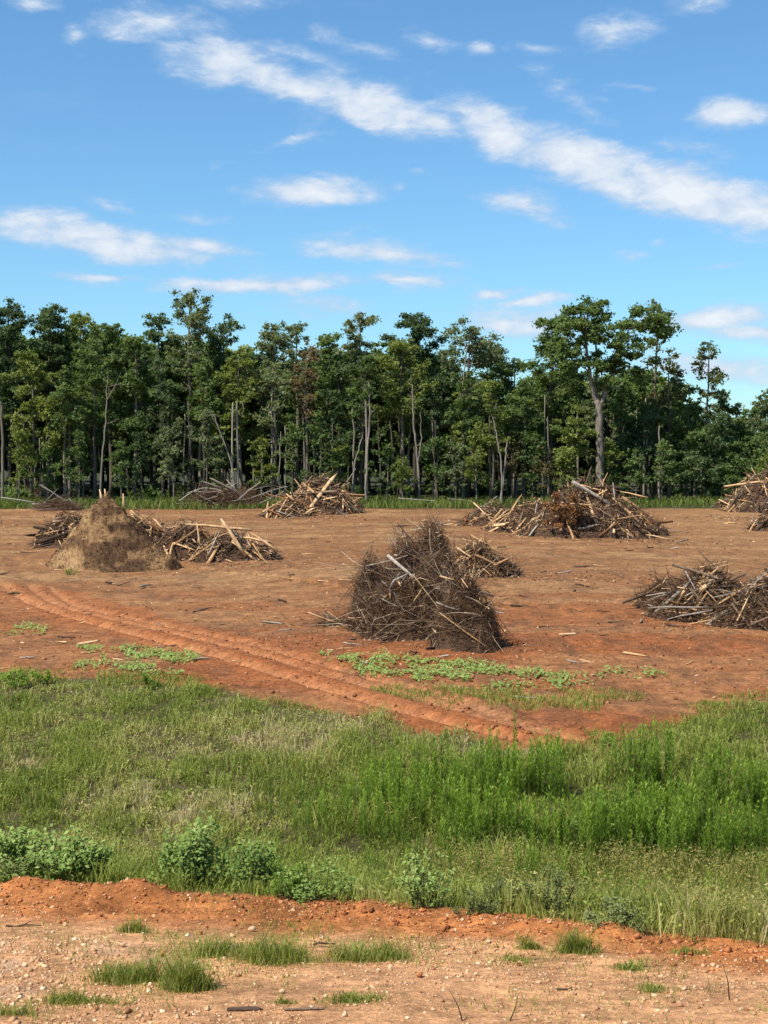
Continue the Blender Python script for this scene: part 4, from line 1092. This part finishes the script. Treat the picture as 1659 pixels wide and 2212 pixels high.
# loose sticks and scraps on the bare ground
def loose_sticks():
    rg = np.random.default_rng(3)
    spots = [(1143, 1512, 62, .0, 'grey', 'pale crooked stick lying in the green patch beside the track'), (1283, 1463, 14, .3, 'pale', 'stubby bit of wood on the dirt right of the brush pile'),
             (1270, 1428, 34, -.6, 'pale', 'thin pale stick on the red dirt right of the brush pile foot'), (755, 1256, 40, .1, 'pale', 'pale slab lying just left of the brush pile'),
             (1130, 1248, 40, .05, 'pale', 'pale log lying at the right end of the small fan of logs'), (190, 1330, 16, .3, 'pale', 'small chunk of wood between the wheel ruts at left'),
             (1330, 1345, 30, .2, 'dark', 'dark bent stick on the dirt left of the right log pile'), (1240, 1430, 30, -.5, 'grey', 'grey twig lying on dark soil right of the brush pile')]
    for (px, py, L, a, wn, lab) in spots:
        x, y = G(px, py); l = L / FP * y * 1.15
        o = link('stick', LOGS[wn][3 if L > 20 else 0], None, (x, y, hz(x, y) + .04)); tag(o, lab, 'stick')
        o.rotation_euler = (0, .03, a); o.scale = (l, max(l * .7, .9), max(l * .7, .9))
    for i in range(150):
        px, py = rg.uniform(0, 1659), 1125 + 330 * rg.uniform() ** 1.2
        x, y = G(px, py)
        if y > 128: continue
        o = link('stick', LOGS[('pale', 'bark', 'grey', 'pale', 'dark')[i % 5]][rg.integers(0, 6)], None, (x, y, hz(x, y) + .03))
        tag(o, 'short splintered stick lying loose on the bare field', 'stick', 'loose sticks strewn over the field')
        l = rg.uniform(.3, .95) * (.7 + y / 160); o.scale = (l, l, l); o.rotation_euler = (rg.uniform(0, 6), rg.normal() * .1, rg.normal() * .8)
    # scraps, too many to count
    mb = MB(); n = 5200
    px = rg.uniform(-60, 1720, n); py = 1118 + 400 * rg.uniform(size=n) ** 1.1
    q = np.array([G(a, b) for a, b in zip(px[:4200], py[:4200])])
    near = [np.array(G(*p)) for p in ((330, 1215), (560, 1222), (680, 1120), (1200, 1160), (1400, 1170), (900, 1400), (1050, 1400), (1240, 1245), (1500, 1350), (1600, 1120), (760, 1380), (1120, 1255), (700, 1345))]
    k = rg.integers(0, len(near), 4200); c = np.array(near)[k] + rg.normal(size=(4200, 2)) * np.array([2.4, 1.3])
    q = np.vstack([q, c]); n = len(q)
    keep = (q[:, 1] < 129); q = q[keep]; n = len(q)
    C = np.stack([q[:, 0], q[:, 1], HZ(q[:, 0], q[:, 1]) + rg.uniform(.01, .05, n)], 1)
    L = rg.uniform(.05, .24, n) * (.25 + q[:, 1] / 85)
    leaves(mb, C, unit(rg.normal(size=(n, 3)) * .5 + np.array([0, -.2, 1])), L, L * rg.uniform(.12, .35, n), np.clip(rg.normal(.42, .26, n), 0, 1), rg)
    tag(link('wood_debris', mb.done('wood_debris', [MAT_SPLINT])), 'scraps and splinters of wood strewn over the field', 'debris', kind='stuff')
    # clods of earth
    mb = MB(); ico = []
    for k in range(4):
        b = MB(); r2 = np.random.default_rng(60 + k)
        V = np.array([[1, 0, 0], [-1, 0, 0], [0, 1, 0], [0, -1, 0], [0, 0, 1], [0, 0, -.6], [.7, .6, .5], [-.6, -.6, .6]]) * (1 + r2.normal(size=(8, 1)) * .22)
        b.add(V, None, [[0, 6, 4], [0, 2, 6], [6, 2, 4], [2, 1, 4], [1, 7, 4], [1, 3, 7], [7, 3, 4], [3, 0, 4], [2, 0, 5], [1, 2, 5], [3, 1, 5], [0, 3, 5]], .5)
        ico.append(proto(b))
    n = 7000
    px = rg.uniform(-60, 1720, n); py = rg.uniform(1225, 1640, n)
    r = np.stack([(px - 829.5) / FP, cp - (py - 1106) / FP * sp, -sp - (py - 1106) / FP * cp], 1)
    y = np.interp(py, np.arange(1200, 1660, 10), [G(830, v)[1] for v in range(1200, 1660, 10)]); x = r[:, 0] / r[:, 1] * y
    mk = soil(x, y)[2]
    rutd = np.min([seg_dist(x, y, P) for P in RUTS], 0)
    ok = (mk['meadow'] < .4) & (rg.uniform(size=n) < .25 + 1.2 * np.exp(-((rutd - .45) / .4) ** 2)) & (fbm(x * .6, y * .6, 71) > .38)
    x, y = x[ok], y[ok]; n = len(x)
    s = rg.lognormal(math.log(.045), .5, n)
    scatter(mb, ico, np.stack([x, y, HZ(x, y)], 1), rg.uniform(0, 6.28, n), np.clip(s * .72, .012, .085), rg.integers(0, 4, n), rg.normal(size=n) * .2)
    clod = solid_mat('earth_clods', [(0, (.10, .040, .020)), (.5, (.24, .090, .040)), (1, (.36, .16, .080))], 2, bump=.5, bscale=30, coord='Object', patch=.3)
    tag(link('earth_clods', mb.done('earth_clods', [clod])), 'crumbled clods of red earth along the wheel ruts', 'soil', kind='stuff')
    return ico
ICO = loose_sticks()

# ------------------------------------------------------------------ grass and weeds
GR = leaf_mat('meadow_grass', [(0, (.118, .158, .028)), (.35, (.230, .280, .056)), (.62, (.345, .360, .098)), (.82, (.43, .38, .17)), (1, (.54, .43, .27))], .35, .12, .5)
GG = leaf_mat('bright_weed_leaves', [(0, (.060, .105, .018)), (.5, (.185, .300, .042)), (1, (.370, .470, .082))], .48, .12, .6)
GB = leaf_mat('broad_weed_leaves', [(0, (.070, .110, .024)), (.5, (.180, .265, .062)), (1, (.340, .425, .140))], .30, .10, .8)
GF = leaf_mat('far_grass', [(0, (.060, .085, .020)), (.5, (.150, .195, .045)), (1, (.250, .270, .080))], .35, .2, .12)
GS = leaf_mat('seeding_grass', [(0, (.090, .120, .028)), (.5, (.230, .240, .060)), (.8, (.38, .32, .11)), (1, (.50, .40, .18))], .35, .12, .6)

HORSE = GP([(560, 1690), (640, 1672), (760, 1700), (850, 1700), (1000, 1690), (1180, 1690), (1350, 1696), (1520, 1716), (1720, 1744), (1720, 1880), (1500, 1888), (1250, 1856), (1000, 1852), (800, 1842), (640, 1842), (560, 1800), (540, 1740)])
GAP = GP([(1000, 1768), (1180, 1742), (1320, 1758), (1480, 1762), (1659, 1782), (1720, 1800), (1480, 1792), (1300, 1786), (1150, 1782)])
DRY = [GP([(190, 1700), (420, 1690), (620, 1740), (520, 1790), (260, 1780), (150, 1750)]), GP([(0, 1620), (150, 1640), (120, 1690), (0, 1680)]), GP([(930, 1600), (1180, 1618), (1150, 1650), (950, 1640)]),
       GP([(1570, 1660), (1680, 1690), (1680, 1720), (1580, 1700)]), GP([(460, 1570), (700, 1600), (640, 1640), (440, 1620)]), GP([(250, 1870), (340, 1850), (380, 1890), (280, 1900)])]
SEED = GP([(960, 1890), (1150, 1862), (1300, 1868), (1500, 1890), (1720, 1900), (1720, 2060), (1500, 2020), (1300, 1990), (1100, 1965), (960, 1950)])

def spots(n, y0, y1, rg, marg=1.6):
    """random ground points over the view wedge, evenly per area"""
    y = np.sqrt(rg.uniform(y0 ** 2, y1 ** 2, n)); x = rg.uniform(-1, 1, n) * (.262 * y + marg)
    return x, y

def meadow():
    rg = np.random.default_rng(41)
    x, y = spots(245000, 17.5, 53, rg)
    t = y - edge_y(x)
    m = np.maximum(area(x, y, MEADOW, .5, .9, 11), (t > -1) & (t < 1.5)) * sstep(-.25, .35, t + 1.1 * (fbm(x * 1.7, y * 1.7, 4) - .5))
    clump = fbm(x * 1.1, y * 1.1, 91); fineclump = fbm(x * 3.3, y * 3.3, 93)
    thin = np.clip(1.0 - .7 * sstep(36, 50, y) * (1 - sstep(.42, .6, clump)), .12, 1)
    ok = rg.uniform(size=len(x)) < m * (.40 + .60 * sstep(.34, .58, fineclump)) * thin
    x, y, clump, fineclump = x[ok], y[ok], clump[ok], fineclump[ok]; n = len(x)
    dry = np.max([area(x, y, P, .8, 1.2, 15) for P in DRY], 0)
    hor = area(x, y, HORSE, .7, .9, 17)
    sd = area(x, y, SEED, .5, .6, 19)
    patch = fbm(x * .45, y * .45, 95)
    h = (.16 + .32 * sstep(.30, .70, fineclump) + .14 * (patch - .5)) * rg.uniform(.6, 1.3, n)
    h = h * (.55 + .9 * sstep(.3, .7, fbm(x * .8 + 5, y * .8, 99)))
    h = h * (1 - .35 * sstep(38, 48, y)) * (1 + .25 * sd) * (1 - .2 * dry)
    tint = .44 + .95 * (patch - .5) + .35 * (fbm(x * 1.9, y * 1.9, 96) - .5) + .50 * dry * sstep(.35, .65, fbm(x * 1.7, y * 1.7, 97)) - .14 * hor + rg.normal(size=n) * .13 + .15 * (rg.uniform(size=n) < .10)
    B = np.stack([x, y, H0(x, y) - .02], 1)
    mb = MB(); blades(mb, B, h, rg.uniform(.010, .020, n) * (.5 + y / 50), rg.uniform(.1, .9, n), np.clip(tint, 0, 1), rg)
    # low leafy weeds mixed in
    k = rg.uniform(size=n) < .25 + .5 * sstep(.50, .62, fbm(x * 1.3, y * 1.3, 88))
    C = B[k] + np.stack([rg.normal(size=k.sum()) * .05, rg.normal(size=k.sum()) * .05, h[k] * rg.uniform(.2, .95, k.sum())], 1)
    leaves(mb, C, unit(rg.normal(size=(k.sum(), 3)) * .6 + np.array([0, -.2, 1])), rg.uniform(.05, .11, k.sum()), rg.uniform(.025, .05, k.sum()), np.clip(tint[k] - .08, 0, .75), rg)
    tag(link('meadow_grass', mb.done('meadow_grass', [GR])), 'rough knee-high grass and weeds covering the hollow', 'grass', kind='stuff')
    # seeding grass at the lower right
    x, y = spots(60000, 17.5, 32, rg)
    ok = (rg.uniform(size=len(x)) < area(x, y, SEED, .5, .8, 19) * (.25 + .75 * sstep(.35, .6, fbm(x * 1.6, y * 1.6, 23))))
    x, y = x[ok], y[ok]; n = len(x)
    B = np.stack([x, y, H0(x, y)], 1)
    mb = MB(); h = rg.uniform(.35, .75, n)
    blades(mb, B, h, .011, rg.uniform(.1, .6, n), np.clip(.42 + rg.normal(size=n) * .16, 0, .8), rg)
    C = np.repeat(B + np.stack([rg.normal(size=n) * .06, rg.normal(size=n) * .06, h * .95], 1), 2, 0) + rg.normal(size=(2 * n, 3)) * .03
    leaves(mb, C, unit(rg.normal(size=(2 * n, 3)) + np.array([0, -.6, .3])), rg.uniform(.04, .09, 2 * n), rg.uniform(.012, .022, 2 * n), np.clip(.72 + rg.normal(size=2 * n) * .15, 0, 1), rg)
    tag(link('seeding_grass', mb.done('seeding_grass', [GS])), 'yellowish seeding grass along the bank at the lower right', 'grass', kind='stuff')
meadow()

def horseweed():
    """stands of tall feathery weeds"""
    rg = np.random.default_rng(51)
    protos = []
    for k in range(6):
        mb = MB(); r2 = np.random.default_rng(520 + k)
        tip = np.array([r2.normal() * .05, r2.normal() * .05, 1.0])
        tube(mb, np.array([[0, 0, 0], tip * .5 + [r2.normal() * .01, 0, 0], tip]), [.008, .006, .002], 3, .35, False)
        n = 50
        f = np.sort(r2.uniform(.10, 1.0, n) ** .75)
        a = r2.uniform(0, 6.28, n)
        o = np.stack([np.cos(a), np.sin(a), np.zeros(n)], 1)
        L = .15 * (1.15 - .55 * f)
        P = tip[None] * f[:, None]
        D = unit(o * 1.0 + np.array([0, 0, 1.1])[None] * r2.uniform(.4, 1.5, (n, 1)))
        S_ = unit(np.cross(D, np.array([0, 0, 1.0])))
        W = .0095
        V = np.stack([P, P + D * L[:, None] * .5 + S_ * W, P + D * L[:, None], P + D * L[:, None] * .5 - S_ * W], 1)
        i = np.arange(n)[:, None] * 4
        mb.add(V.reshape(-1, 3), np.hstack([i, i + 1, i + 2, i + 3]), None, np.repeat(np.clip(.06 + .62 * f ** 1.3 + r2.normal(size=n) * .10, 0, 1), 4))  # shade at the foot painted into the leaf tint, brightening to the tip
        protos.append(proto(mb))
    x, y = spots(52000, 24, 48, rg, 2.5)
    a = np.maximum(area(x, y, HORSE, .6, .9, 17), .10 * ((y > 26) & (y < 40))) * (1 - .97 * area(x, y, GAP, .4, .4, 29))
    px = x / y * FP + 829.5
    dens = fbm(x * .8, y * .8, 53)
    lim = sstep(.36, .58, dens) * np.interp(px, [500, 640, 900, 1150, 1300], [.20, .40, .52, .70, .75])
    ok = rg.uniform(size=len(x)) < a * lim * .55
    x, y, dens = x[ok], y[ok], dens[ok]; px = px[ok]; n = len(x)
    h = (.45 + .85 * sstep(.36, .62, dens)) * rg.uniform(.7, 1.25, n) * np.interp(px, [300, 560, 900, 1200], [.40, .62, .78, 1.0]) * rg.uniform(.75, 1.1, n)
    mb = MB()
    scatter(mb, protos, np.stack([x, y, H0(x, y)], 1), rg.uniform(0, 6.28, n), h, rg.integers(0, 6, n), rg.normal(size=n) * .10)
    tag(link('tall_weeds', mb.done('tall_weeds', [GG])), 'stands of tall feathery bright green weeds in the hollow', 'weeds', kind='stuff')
    print('horseweed', n, mb.n)
horseweed()

def bush(name, label, px, base_py, wpx, hpx, n, leaf, mat, seed, cat='shrub', group='broad-leaved shrubs on the bank', stem_n=9, depth=.8, tint=.5, fill=1.0):
    rg = np.random.default_rng(6000 + seed)
    x, y = G(px, base_py); y += .25; z = float(H0(x, y)); b0 = np.array([x, y, z])
    w_, h_ = wpx / FP * y / 2, hpx / FP * y
    t = thing(name, label, cat, (x, y, z), group)
    st, fo = MB(), MB()
    C = []
    for i in range(stem_n):
        a = rg.uniform(0, 6.28); r = rg.uniform(.1, 1) ** .6
        base = np.array([math.cos(a) * r * w_ * .55, math.sin(a) * r * w_ * depth * .55, -.05])
        hh = h_ * (1 - .45 * r ** 2) * rg.uniform(.75, 1.08)
        tip = np.array([math.cos(a) * r * w_, math.sin(a) * r * w_ * depth, hh])
        P = wob(base, tip, 5, .02, rg); tube(st, P, np.linspace(.013, .004, 5), 4, .4, False)
        for j in range(5):
            f = rg.uniform(.25, 1.0); q = P[0] * (1 - f) + P[-1] * f
            e = q + np.array([rg.normal() * .16 * w_, rg.normal() * .16 * w_, rg.uniform(-.02, .16) * h_])
            tube(st, np.array([q, e]), [.005, .002], 3, .4, False); C.append(e); C.append((q + e) / 2)
        C.append(tip)
    C = np.array(C)
    ci = rg.integers(0, len(C), n)
    P = C[ci] + rg.normal(size=(n, 3)) * np.array([.11 * w_, .11 * w_ * depth, .07 * h_]) * fill
    P[:, 2] = np.maximum(P[:, 2], .02)
    N = unit(rg.normal(size=(n, 3)) * .5 + np.array([-.1, -.35, 1.0]))
    L = leaf * rg.uniform(.6, 1.3, n)
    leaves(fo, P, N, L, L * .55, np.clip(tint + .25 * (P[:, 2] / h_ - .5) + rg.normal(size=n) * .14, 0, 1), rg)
    link('stems', st.done('stems', [MAT_STEM]), t)
    link('foliage', fo.done('foliage', [mat]), t)
MAT_STEM = solid_mat('green_brown_stems', [(0, (.03, .03, .015)), (1, (.10, .09, .05))], 3, bump=0)
GW = leaf_mat('dark_wiry_weed_leaves', [(0, (.060, .076, .022)), (.5, (.130, .158, .050)), (1, (.23, .265, .10))], .3, .1, .8)
bush('broadleaf_shrub', 'widest leafy shrub on the bank at the left edge', 70, 1912, 250, 128, 1900, .10, GB, 1, stem_n=24, tint=.58)
bush('broadleaf_shrub', 'leafy shrub on the bank right of the clay mound', 415, 1918, 165, 138, 1300, .095, GB, 2, stem_n=17, tint=.46, fill=1.3)
bush('broadleaf_shrub', 'darker leafy shrub right beside the shrub by the clay mound', 535, 1925, 150, 112, 1000, .08, GB, 3, stem_n=14, tint=.34, fill=1.4)
bush('broadleaf_shrub', 'lower leafy shrub second from the left edge', 185, 1912, 110, 100, 700, .10, GB, 4, stem_n=10, tint=.45)
bush('broadleaf_shrub', 'low spreading shrub right of the two leafy shrubs', 680, 1945, 170, 75, 900, .065, GB, 5, stem_n=12, tint=.45, fill=1.4)
bush('broadleaf_shrub', 'open silvery shrub with visible stems in the middle of the bank', 918, 1965, 140, 130, 560, .075, GB, 6, stem_n=10, tint=.62, fill=.9)
bush('weed_clump', 'feathery grey-green clump at the lower left edge of the bank', 40, 1918, 95, 70, 900, .045, GW, 7, 'weed', 'weed clumps on the bank', tint=.6)
bush('weed_clump', 'feathery green clump at the foot of the low spreading shrub', 610, 1945, 110, 85, 1100, .045, GG, 8, 'weed', 'weed clumps on the bank', tint=.35)
bush('weed_clump', 'dark wiry weed left of its taller twin on the right bank', 1085, 1975, 95, 90, 700, .045, GW, 9, 'weed', 'weed clumps on the bank')
bush('weed_clump', 'tall dark wiry weed on the right bank with bare stems', 1190, 1985, 120, 115, 900, .045, GW, 10, 'weed', 'weed clumps on the bank')
bush('weed_clump', 'low dark weed at the foot of the two wiry weeds', 1030, 1990, 110, 55, 800, .04, GW, 11, 'weed', 'weed clumps on the bank', tint=.4)
bush('weed_clump', 'grey-green weed mound on the bank right of the wiry weeds', 1340, 2025, 150, 75, 1300, .045, GW, 12, 'weed', 'weed clumps on the bank', tint=.75)
bush('broadleaf_shrub', 'leafy weed bush among the tall weeds at right', 1370, 1850, 130, 95, 900, .075, GB, 14, stem_n=10, tint=.35, group='leafy bushes in the hollow')
bush('broadleaf_shrub', 'leafy weed bush left of its neighbour among the tall weeds', 1270, 1838, 90, 75, 500, .07, GB, 15, stem_n=8, tint=.4, group='leafy bushes in the hollow')
bush('weed_clump', 'bright leafy clump where the grass meets the dirt at the left edge', 35, 1490, 70, 42, 700, .08, GG, 16, 'weed', 'weed clumps at the edge of the dirt', tint=.6)
bush('weed_clump', 'bright leafy clump second from the left edge by the dirt', 88, 1482, 50, 40, 450, .08, GG, 17, 'weed', 'weed clumps at the edge of the dirt', tint=.55)
bush('weed_clump', 'grassy clump on the red dirt between two creeping patches', 322, 1492, 60, 36, 500, .07, GG, 18, 'weed', 'weed clumps at the edge of the dirt', tint=.25)
bush('weed_clump', 'small green clump on the dirt in front of the chip heap', 150, 1243, 30, 15, 260, .06, GG, 19, 'weed', 'weed clumps at the edge of the dirt', tint=.4)
bush('weed_clump', 'round green clump at the rim of the meadow right of the track', 945 * 0 + 1300, 1612, 80, 30, 500, .06, GG, 20, 'weed', 'weed clumps at the edge of the dirt', tint=.45)

def creeping():
    rg = np.random.default_rng(61)
    mb = MB()
    for P in CREEP:
        lo, hi = P.min(0), P.max(0); n = int(np.clip((hi - lo).prod() * 190, 800, 12000))
        x = rg.uniform(lo[0], hi[0], n); y = rg.uniform(lo[1], hi[1], n)
        ok = rg.uniform(size=n) < area(x, y, P, .5, .7, 63) * sstep(.40, .60, fbm(x * 1.6, y * 1.4, 65))
        x, y = x[ok], y[ok]; n = len(x)
        leaves(mb, np.stack([x, y, HZ(x, y) + rg.uniform(.03, .16, n)], 1), unit(rg.normal(size=(n, 3)) * .35 + np.array([0, -.3, 1])), rg.uniform(.07, .14, n), rg.uniform(.06, .10, n), np.clip(.66 + rg.normal(size=n) * .16, 0, 1), rg)
    tag(link('creeping_weeds', mb.done('creeping_weeds', [GB])), 'low pale green creeping weeds in patches on the dirt', 'weeds', kind='stuff')
    mb = MB()
    for P in SPARSE:
        lo, hi = P.min(0), P.max(0); n = int(np.clip((hi - lo).prod() * 210, 800, 22000))
        x = rg.uniform(lo[0], hi[0], n); y = rg.uniform(lo[1], hi[1], n)
        ok = rg.uniform(size=n) < area(x, y, P, .6, 1.0, 67) * sstep(.44, .62, fbm(x * .8, y * .8, 69))
        x, y = x[ok], y[ok]; n = len(x)
        blades(mb, np.stack([x, y, HZ(x, y) - .01], 1), rg.uniform(.10, .28, n), .022, rg.uniform(.3, 1, n), np.clip(.36 + rg.normal(size=n) * .16, 0, 1), rg)
    tag(link('sparse_grass', mb.done('sparse_grass', [GR])), 'thin grass coming up on the dirt at the edge of the meadow', 'grass', kind='stuff')
    mb = MB(); n = 26000
    x = rg.uniform(-42, 42, n); y = rg.uniform(STRIP_FAR - 1.5, 145, n)
    e = STRIP_FAR + np.interp(x, [-40, -10, 10, 30, 40], [-1, 0, 1.5, 3.5, 4]) + 2.4 * (fbm(x * .25, y * .25, 73) - .5)
    ok = (y > e) & (rg.uniform(size=n) < .35 + .65 * sstep(.4, .6, fbm(x * .6, y * .6, 75)))
    x, y = x[ok], y[ok]; n = len(x)
    pz = fbm(x * .5, y * .5, 78)
    blades(mb, np.stack([x, y, H0(x, y) - .02], 1), (.35 + .8 * pz) * rg.uniform(.6, 1.3, n), rg.uniform(.05, .10, n), rg.uniform(.2, 1, n), np.clip(.35 + .7 * (pz - .4) + rg.normal(size=n) * .15, 0, 1), rg)
    tag(link('wood_edge_grass', mb.done('wood_edge_grass', [GF])), 'strip of tall rough grass between the bare field and the wood', 'grass', kind='stuff')
creeping()

# ------------------------------------------------------------------ the stony pad in front
def pad():
    rg = np.random.default_rng(81)
    stone = solid_mat('pale_gravel', [(0, (.26, .12, .055)), (.45, (.50, .29, .15)), (.8, (.66, .46, .28)), (1, (.74, .60, .42))], 3, bump=.3, bscale=25, patch=.25)
    x, y = spots(30000, 16.3, 24.5, rg, .6)
    t = y - edge_y(x)
    ok = (t < -.1) & (rg.uniform(size=len(x)) < (.18 + .95 * sstep(.40, .68, fbm(x * .9, y * .9, 83))) * (1 - .55 * sstep(-2.6, -1.2, t)))
    x, y = x[ok], y[ok]; n = len(x)
    s = np.clip(rg.lognormal(math.log(.0092), .58, n), .004, .042)
    left = (x < -2.0) & (y < 20.8)
    s = np.where(left, s * 1.35, s)
    mb = MB(); scatter(mb, ICO, np.stack([x, y, HZ(x, y) + s * rg.uniform(-.35, .3, n)], 1), rg.uniform(0, 6.28, n), s, rg.integers(0, 4, n), rg.normal(size=n) * .26 - .06)
    tag(link('gravel', mb.done('gravel', [stone])), 'pale gravel strewn over the orange clay pad', 'gravel', kind='stuff')
    # clods along the rim
    x = rg.uniform(-7.5, 7.5, 3600); y = edge_y(x) - np.abs(rg.normal(size=3600)) * .9 - .1
    n = len(x); s = np.clip(rg.lognormal(math.log(.013), .55, n), .006, .05)
    mb = MB(); scatter(mb, ICO, np.stack([x, y, HZ(x, y) + s * .2], 1), rg.uniform(0, 6.28, n), s, rg.integers(0, 4, n), rg.normal(size=n) * .25)
    clay = solid_mat('orange_clay_clods', [(0, (.14, .045, .016)), (.5, (.36, .125, .044)), (1, (.52, .24, .11))], 3, bump=.5, bscale=30, patch=.3)
    tag(link('clay_clods', mb.done('clay_clods', [clay])), 'broken clods of orange clay along the rim of the pad', 'soil', kind='stuff')
    # single larger stones
    for i, (px, py, s, lab) in enumerate([(265, 2047, .07, 'yellowish stone in front of the left grass tuft'), (905, 2112, .08, 'orange stone beside the large central grass tuft'), (1028, 2108, .06, 'pale stone right of the orange stone'),
                                          (545, 2010, .07, 'pale stone at the head of the large central grass tuft'), (1625, 2074, .09, 'clay-coloured stone near the right edge'), (1375, 2040, .09, 'clay lump on the rim at the right'),
                                          (350, 2068, .085, 'dark clod between the two left grass tufts'), (610, 2150, .05, 'small pale stone below the leafy tuft')]):
        x, y = G(px, py)
        V, Q, T, A = ICO[i % 4]
        o = link('stone', mesh('stone', V * s, [T], [stone if 'pale' in lab or 'yellow' in lab else clay], {'tint': A + .15}, False), None, (x, y, hz(x, y) + s * .3)); tag(o, lab, 'stone')
        md = o.modifiers.new('round', 'SUBSURF'); md.levels = md.render_levels = 1
    # tufts of grass
    tufts = [(590, 2080, 210, 70, 1500, 'large ragged grass tuft in the middle of the pad at left'), (470, 2070, 150, 50, 800, 'grass tuft adjoining the large ragged tuft on its left'), (790, 2078, 160, 62, 900, 'grass tuft adjoining the large ragged tuft on its right'),
             (265, 2128, 190, 66, 1300, 'bushy grass tuft left of the leafy tuft'), (410, 2142, 120, 85, 1100, 'leafy dense tuft at the lower left'), (150, 2172, 170, 38, 700, 'low green tuft near the bottom left corner'), (275, 2020, 90, 48, 350, 'thin wiry tuft on the gravel at left'),
             (255, 2176, 60, 16, 160, 'small flat tuft left of the bottom edge middle'), (770, 2170, 150, 26, 520, 'flat green tuft at the bottom right of the dark board'), (848, 2070, 90, 18, 240, 'small flat tuft in the middle of the pad'),
             (1140, 2055, 60, 40, 300, 'upright tuft left of the bushy tuft by the rim'), (1245, 2062, 110, 58, 700, 'bushy tuft by the rim at the right'), (1110, 2082, 160, 18, 350, 'flat tuft below the upright tuft'), (1380, 2098, 110, 26, 420, 'low green tuft at the right of the pad'),
             (1400, 2142, 110, 20, 420, 'lower of the two low green tufts at the right of the pad'), (1500, 2062, 120, 20, 400, 'flat grass on the rim at the right'), (620, 2178, 70, 20, 200, 'small tuft on the dark board'), (20, 2200, 120, 30, 350, 'grass at the bottom left corner'),
             (615, 2118, 24, 10, 60, 'tiny tuft right of the leafy tuft')]
    for i, (px, py, wp, hp, n, lab) in enumerate(tufts):
        x, y = G(px, py); w_ = wp / FP * y / 2 * 1.2; h_ = hp / FP * y * 1.1; n = int(n * 1.15); r2 = np.random.default_rng(8000 + i)
        a = r2.uniform(0, 6.28, n); r = np.abs(r2.normal(size=n)) * .42
        nc = int(np.clip(wp / 14, 2, 12)); ca = r2.uniform(0, 6.28, nc); cr_ = r2.uniform(size=nc) ** .6 * .62; ci = r2.integers(0, nc, n)
        bx = x + (np.cos(a) * r + np.cos(ca)[ci] * cr_[ci]) * w_; by = y + (np.sin(a) * r + np.sin(ca)[ci] * cr_[ci]) * max(w_ * .5, .12) + .1; hs = r2.uniform(.35, 1.1, nc)[ci]
        m = n
        b0 = np.array([x, y, hz(x, y)])
        mb = MB(); blades(mb, np.stack([bx, by, HZ(bx, by) - .01], 1), h_ * hs * (1.15 - .8 * r) * r2.uniform(.3, 1.25, m), r2.uniform(.006, .011, m), r2.uniform(.2, 1, m), np.clip(.34 + r2.normal(size=m) * .15 + .5 * (r2.uniform(size=m) < .06), 0, 1), r2)
        o = tag(link('grass_tuft', mb.done('grass_tuft', [GR], False, b0), None, tuple(b0)), lab, 'grass', 'grass tufts on the stony pad')
    # thin sprigs between the tufts
    zone = GP([(320, 2020), (520, 2000), (720, 1990), (980, 2040), (930, 2080), (760, 2100), (560, 2112), (480, 2165), (260, 2190), (60, 2212), (20, 2180), (160, 2120), (300, 2065)])
    x, y = spots(26000, 16.4, 23.5, rg, .4)
    fb = fbm(x * 2.1 + 4, y * 2.3, 86, 4, .6)
    ok = (y < edge_y(x) - .2) & ((fbm(x * .8 + 4, y * 1.1, 86) > .57) & (rg.uniform(size=len(x)) < .3) | (rg.uniform(size=len(x)) < area(x, y, zone, .25, .3, 87) * sstep(.42, .60, fb) * .9)); x, y = x[ok], y[ok]; n = len(x)
    mb = MB(); blades(mb, np.stack([x, y, HZ(x, y) - .01], 1), rg.uniform(.03, .17, n), .009, rg.uniform(.3, 1, n), np.clip(.42 + rg.normal(size=n) * .2, 0, 1), rg)
    tag(link('grass_sprigs', mb.done('grass_sprigs', [GR])), 'thin sprigs of grass coming up through the stony pad', 'grass', kind='stuff')
    # dark board and a few dead stalks
    x, y = G(530, 2186); o = link('board', LOGS['dark'][4], None, (x, y, hz(x, y) + .02)); o.scale = (.42, .6, .6); o.rotation_euler = (.3, .05, .12); tag(o, 'dark splintered board lying at the bottom of the pad', 'board')
    x, y = G(660, 2186); o = link('board', LOGS['bark'][4], None, (x, y, hz(x, y) + .02)); o.scale = (.5, .35, .35); o.rotation_euler = (.2, .03, .16); tag(o, 'thin brown board half under the small tuft', 'board')
    for i, (px, py, L, lab) in enumerate([(50, 2006, .5, 'dark stick on the gravel at the far left'), (1230, 2140, .3, 'short dark stick in the middle of the pad'), (700, 2048, .3, 'dark bent stick at the edge of the raw clay')]):
        x, y = G(px, py); o = link('stick', LOGS['dark'][2 + i % 2], None, (x, y, hz(x, y) + .02)); o.scale = (L, .5, .5); o.rotation_euler = (1.2 * i, 0, .2 * i - .1); tag(o, lab, 'stick')
    for i, (px, py, L, az_, lab) in enumerate([(1000, 2205, .35, 2.4, 'bare dry stalk at the bottom edge leaning left'), (1100, 2205, .3, 1.0, 'green stalk at the bottom edge leaning right'), (1576, 2160, .42, 1.9, 'upright dry stalk near the lower right corner')]):
        x, y = G(px, py); mb = MB(); D = np.array([math.cos(az_) * .6, 0, 1.0]); tube(mb, np.array([[0, 0, -.02], D * L * .5 + [.02, 0, 0], D * L]), [.008, .006, .003], 4, .4)
        tag(link('stalk', mb.done('stalk', [MAT_STEM]), None, (x, y, hz(x, y))), lab, 'stalk')
pad()
print('triangles', sum(len(o.data.loops) - 2 * len(o.data.polygons) for o in SC.objects if o.type == 'MESH'), 'unique', sum(len(m.loops) - 2 * len(m.polygons) for m in bpy.data.meshes), 'objects', len(SC.objects))
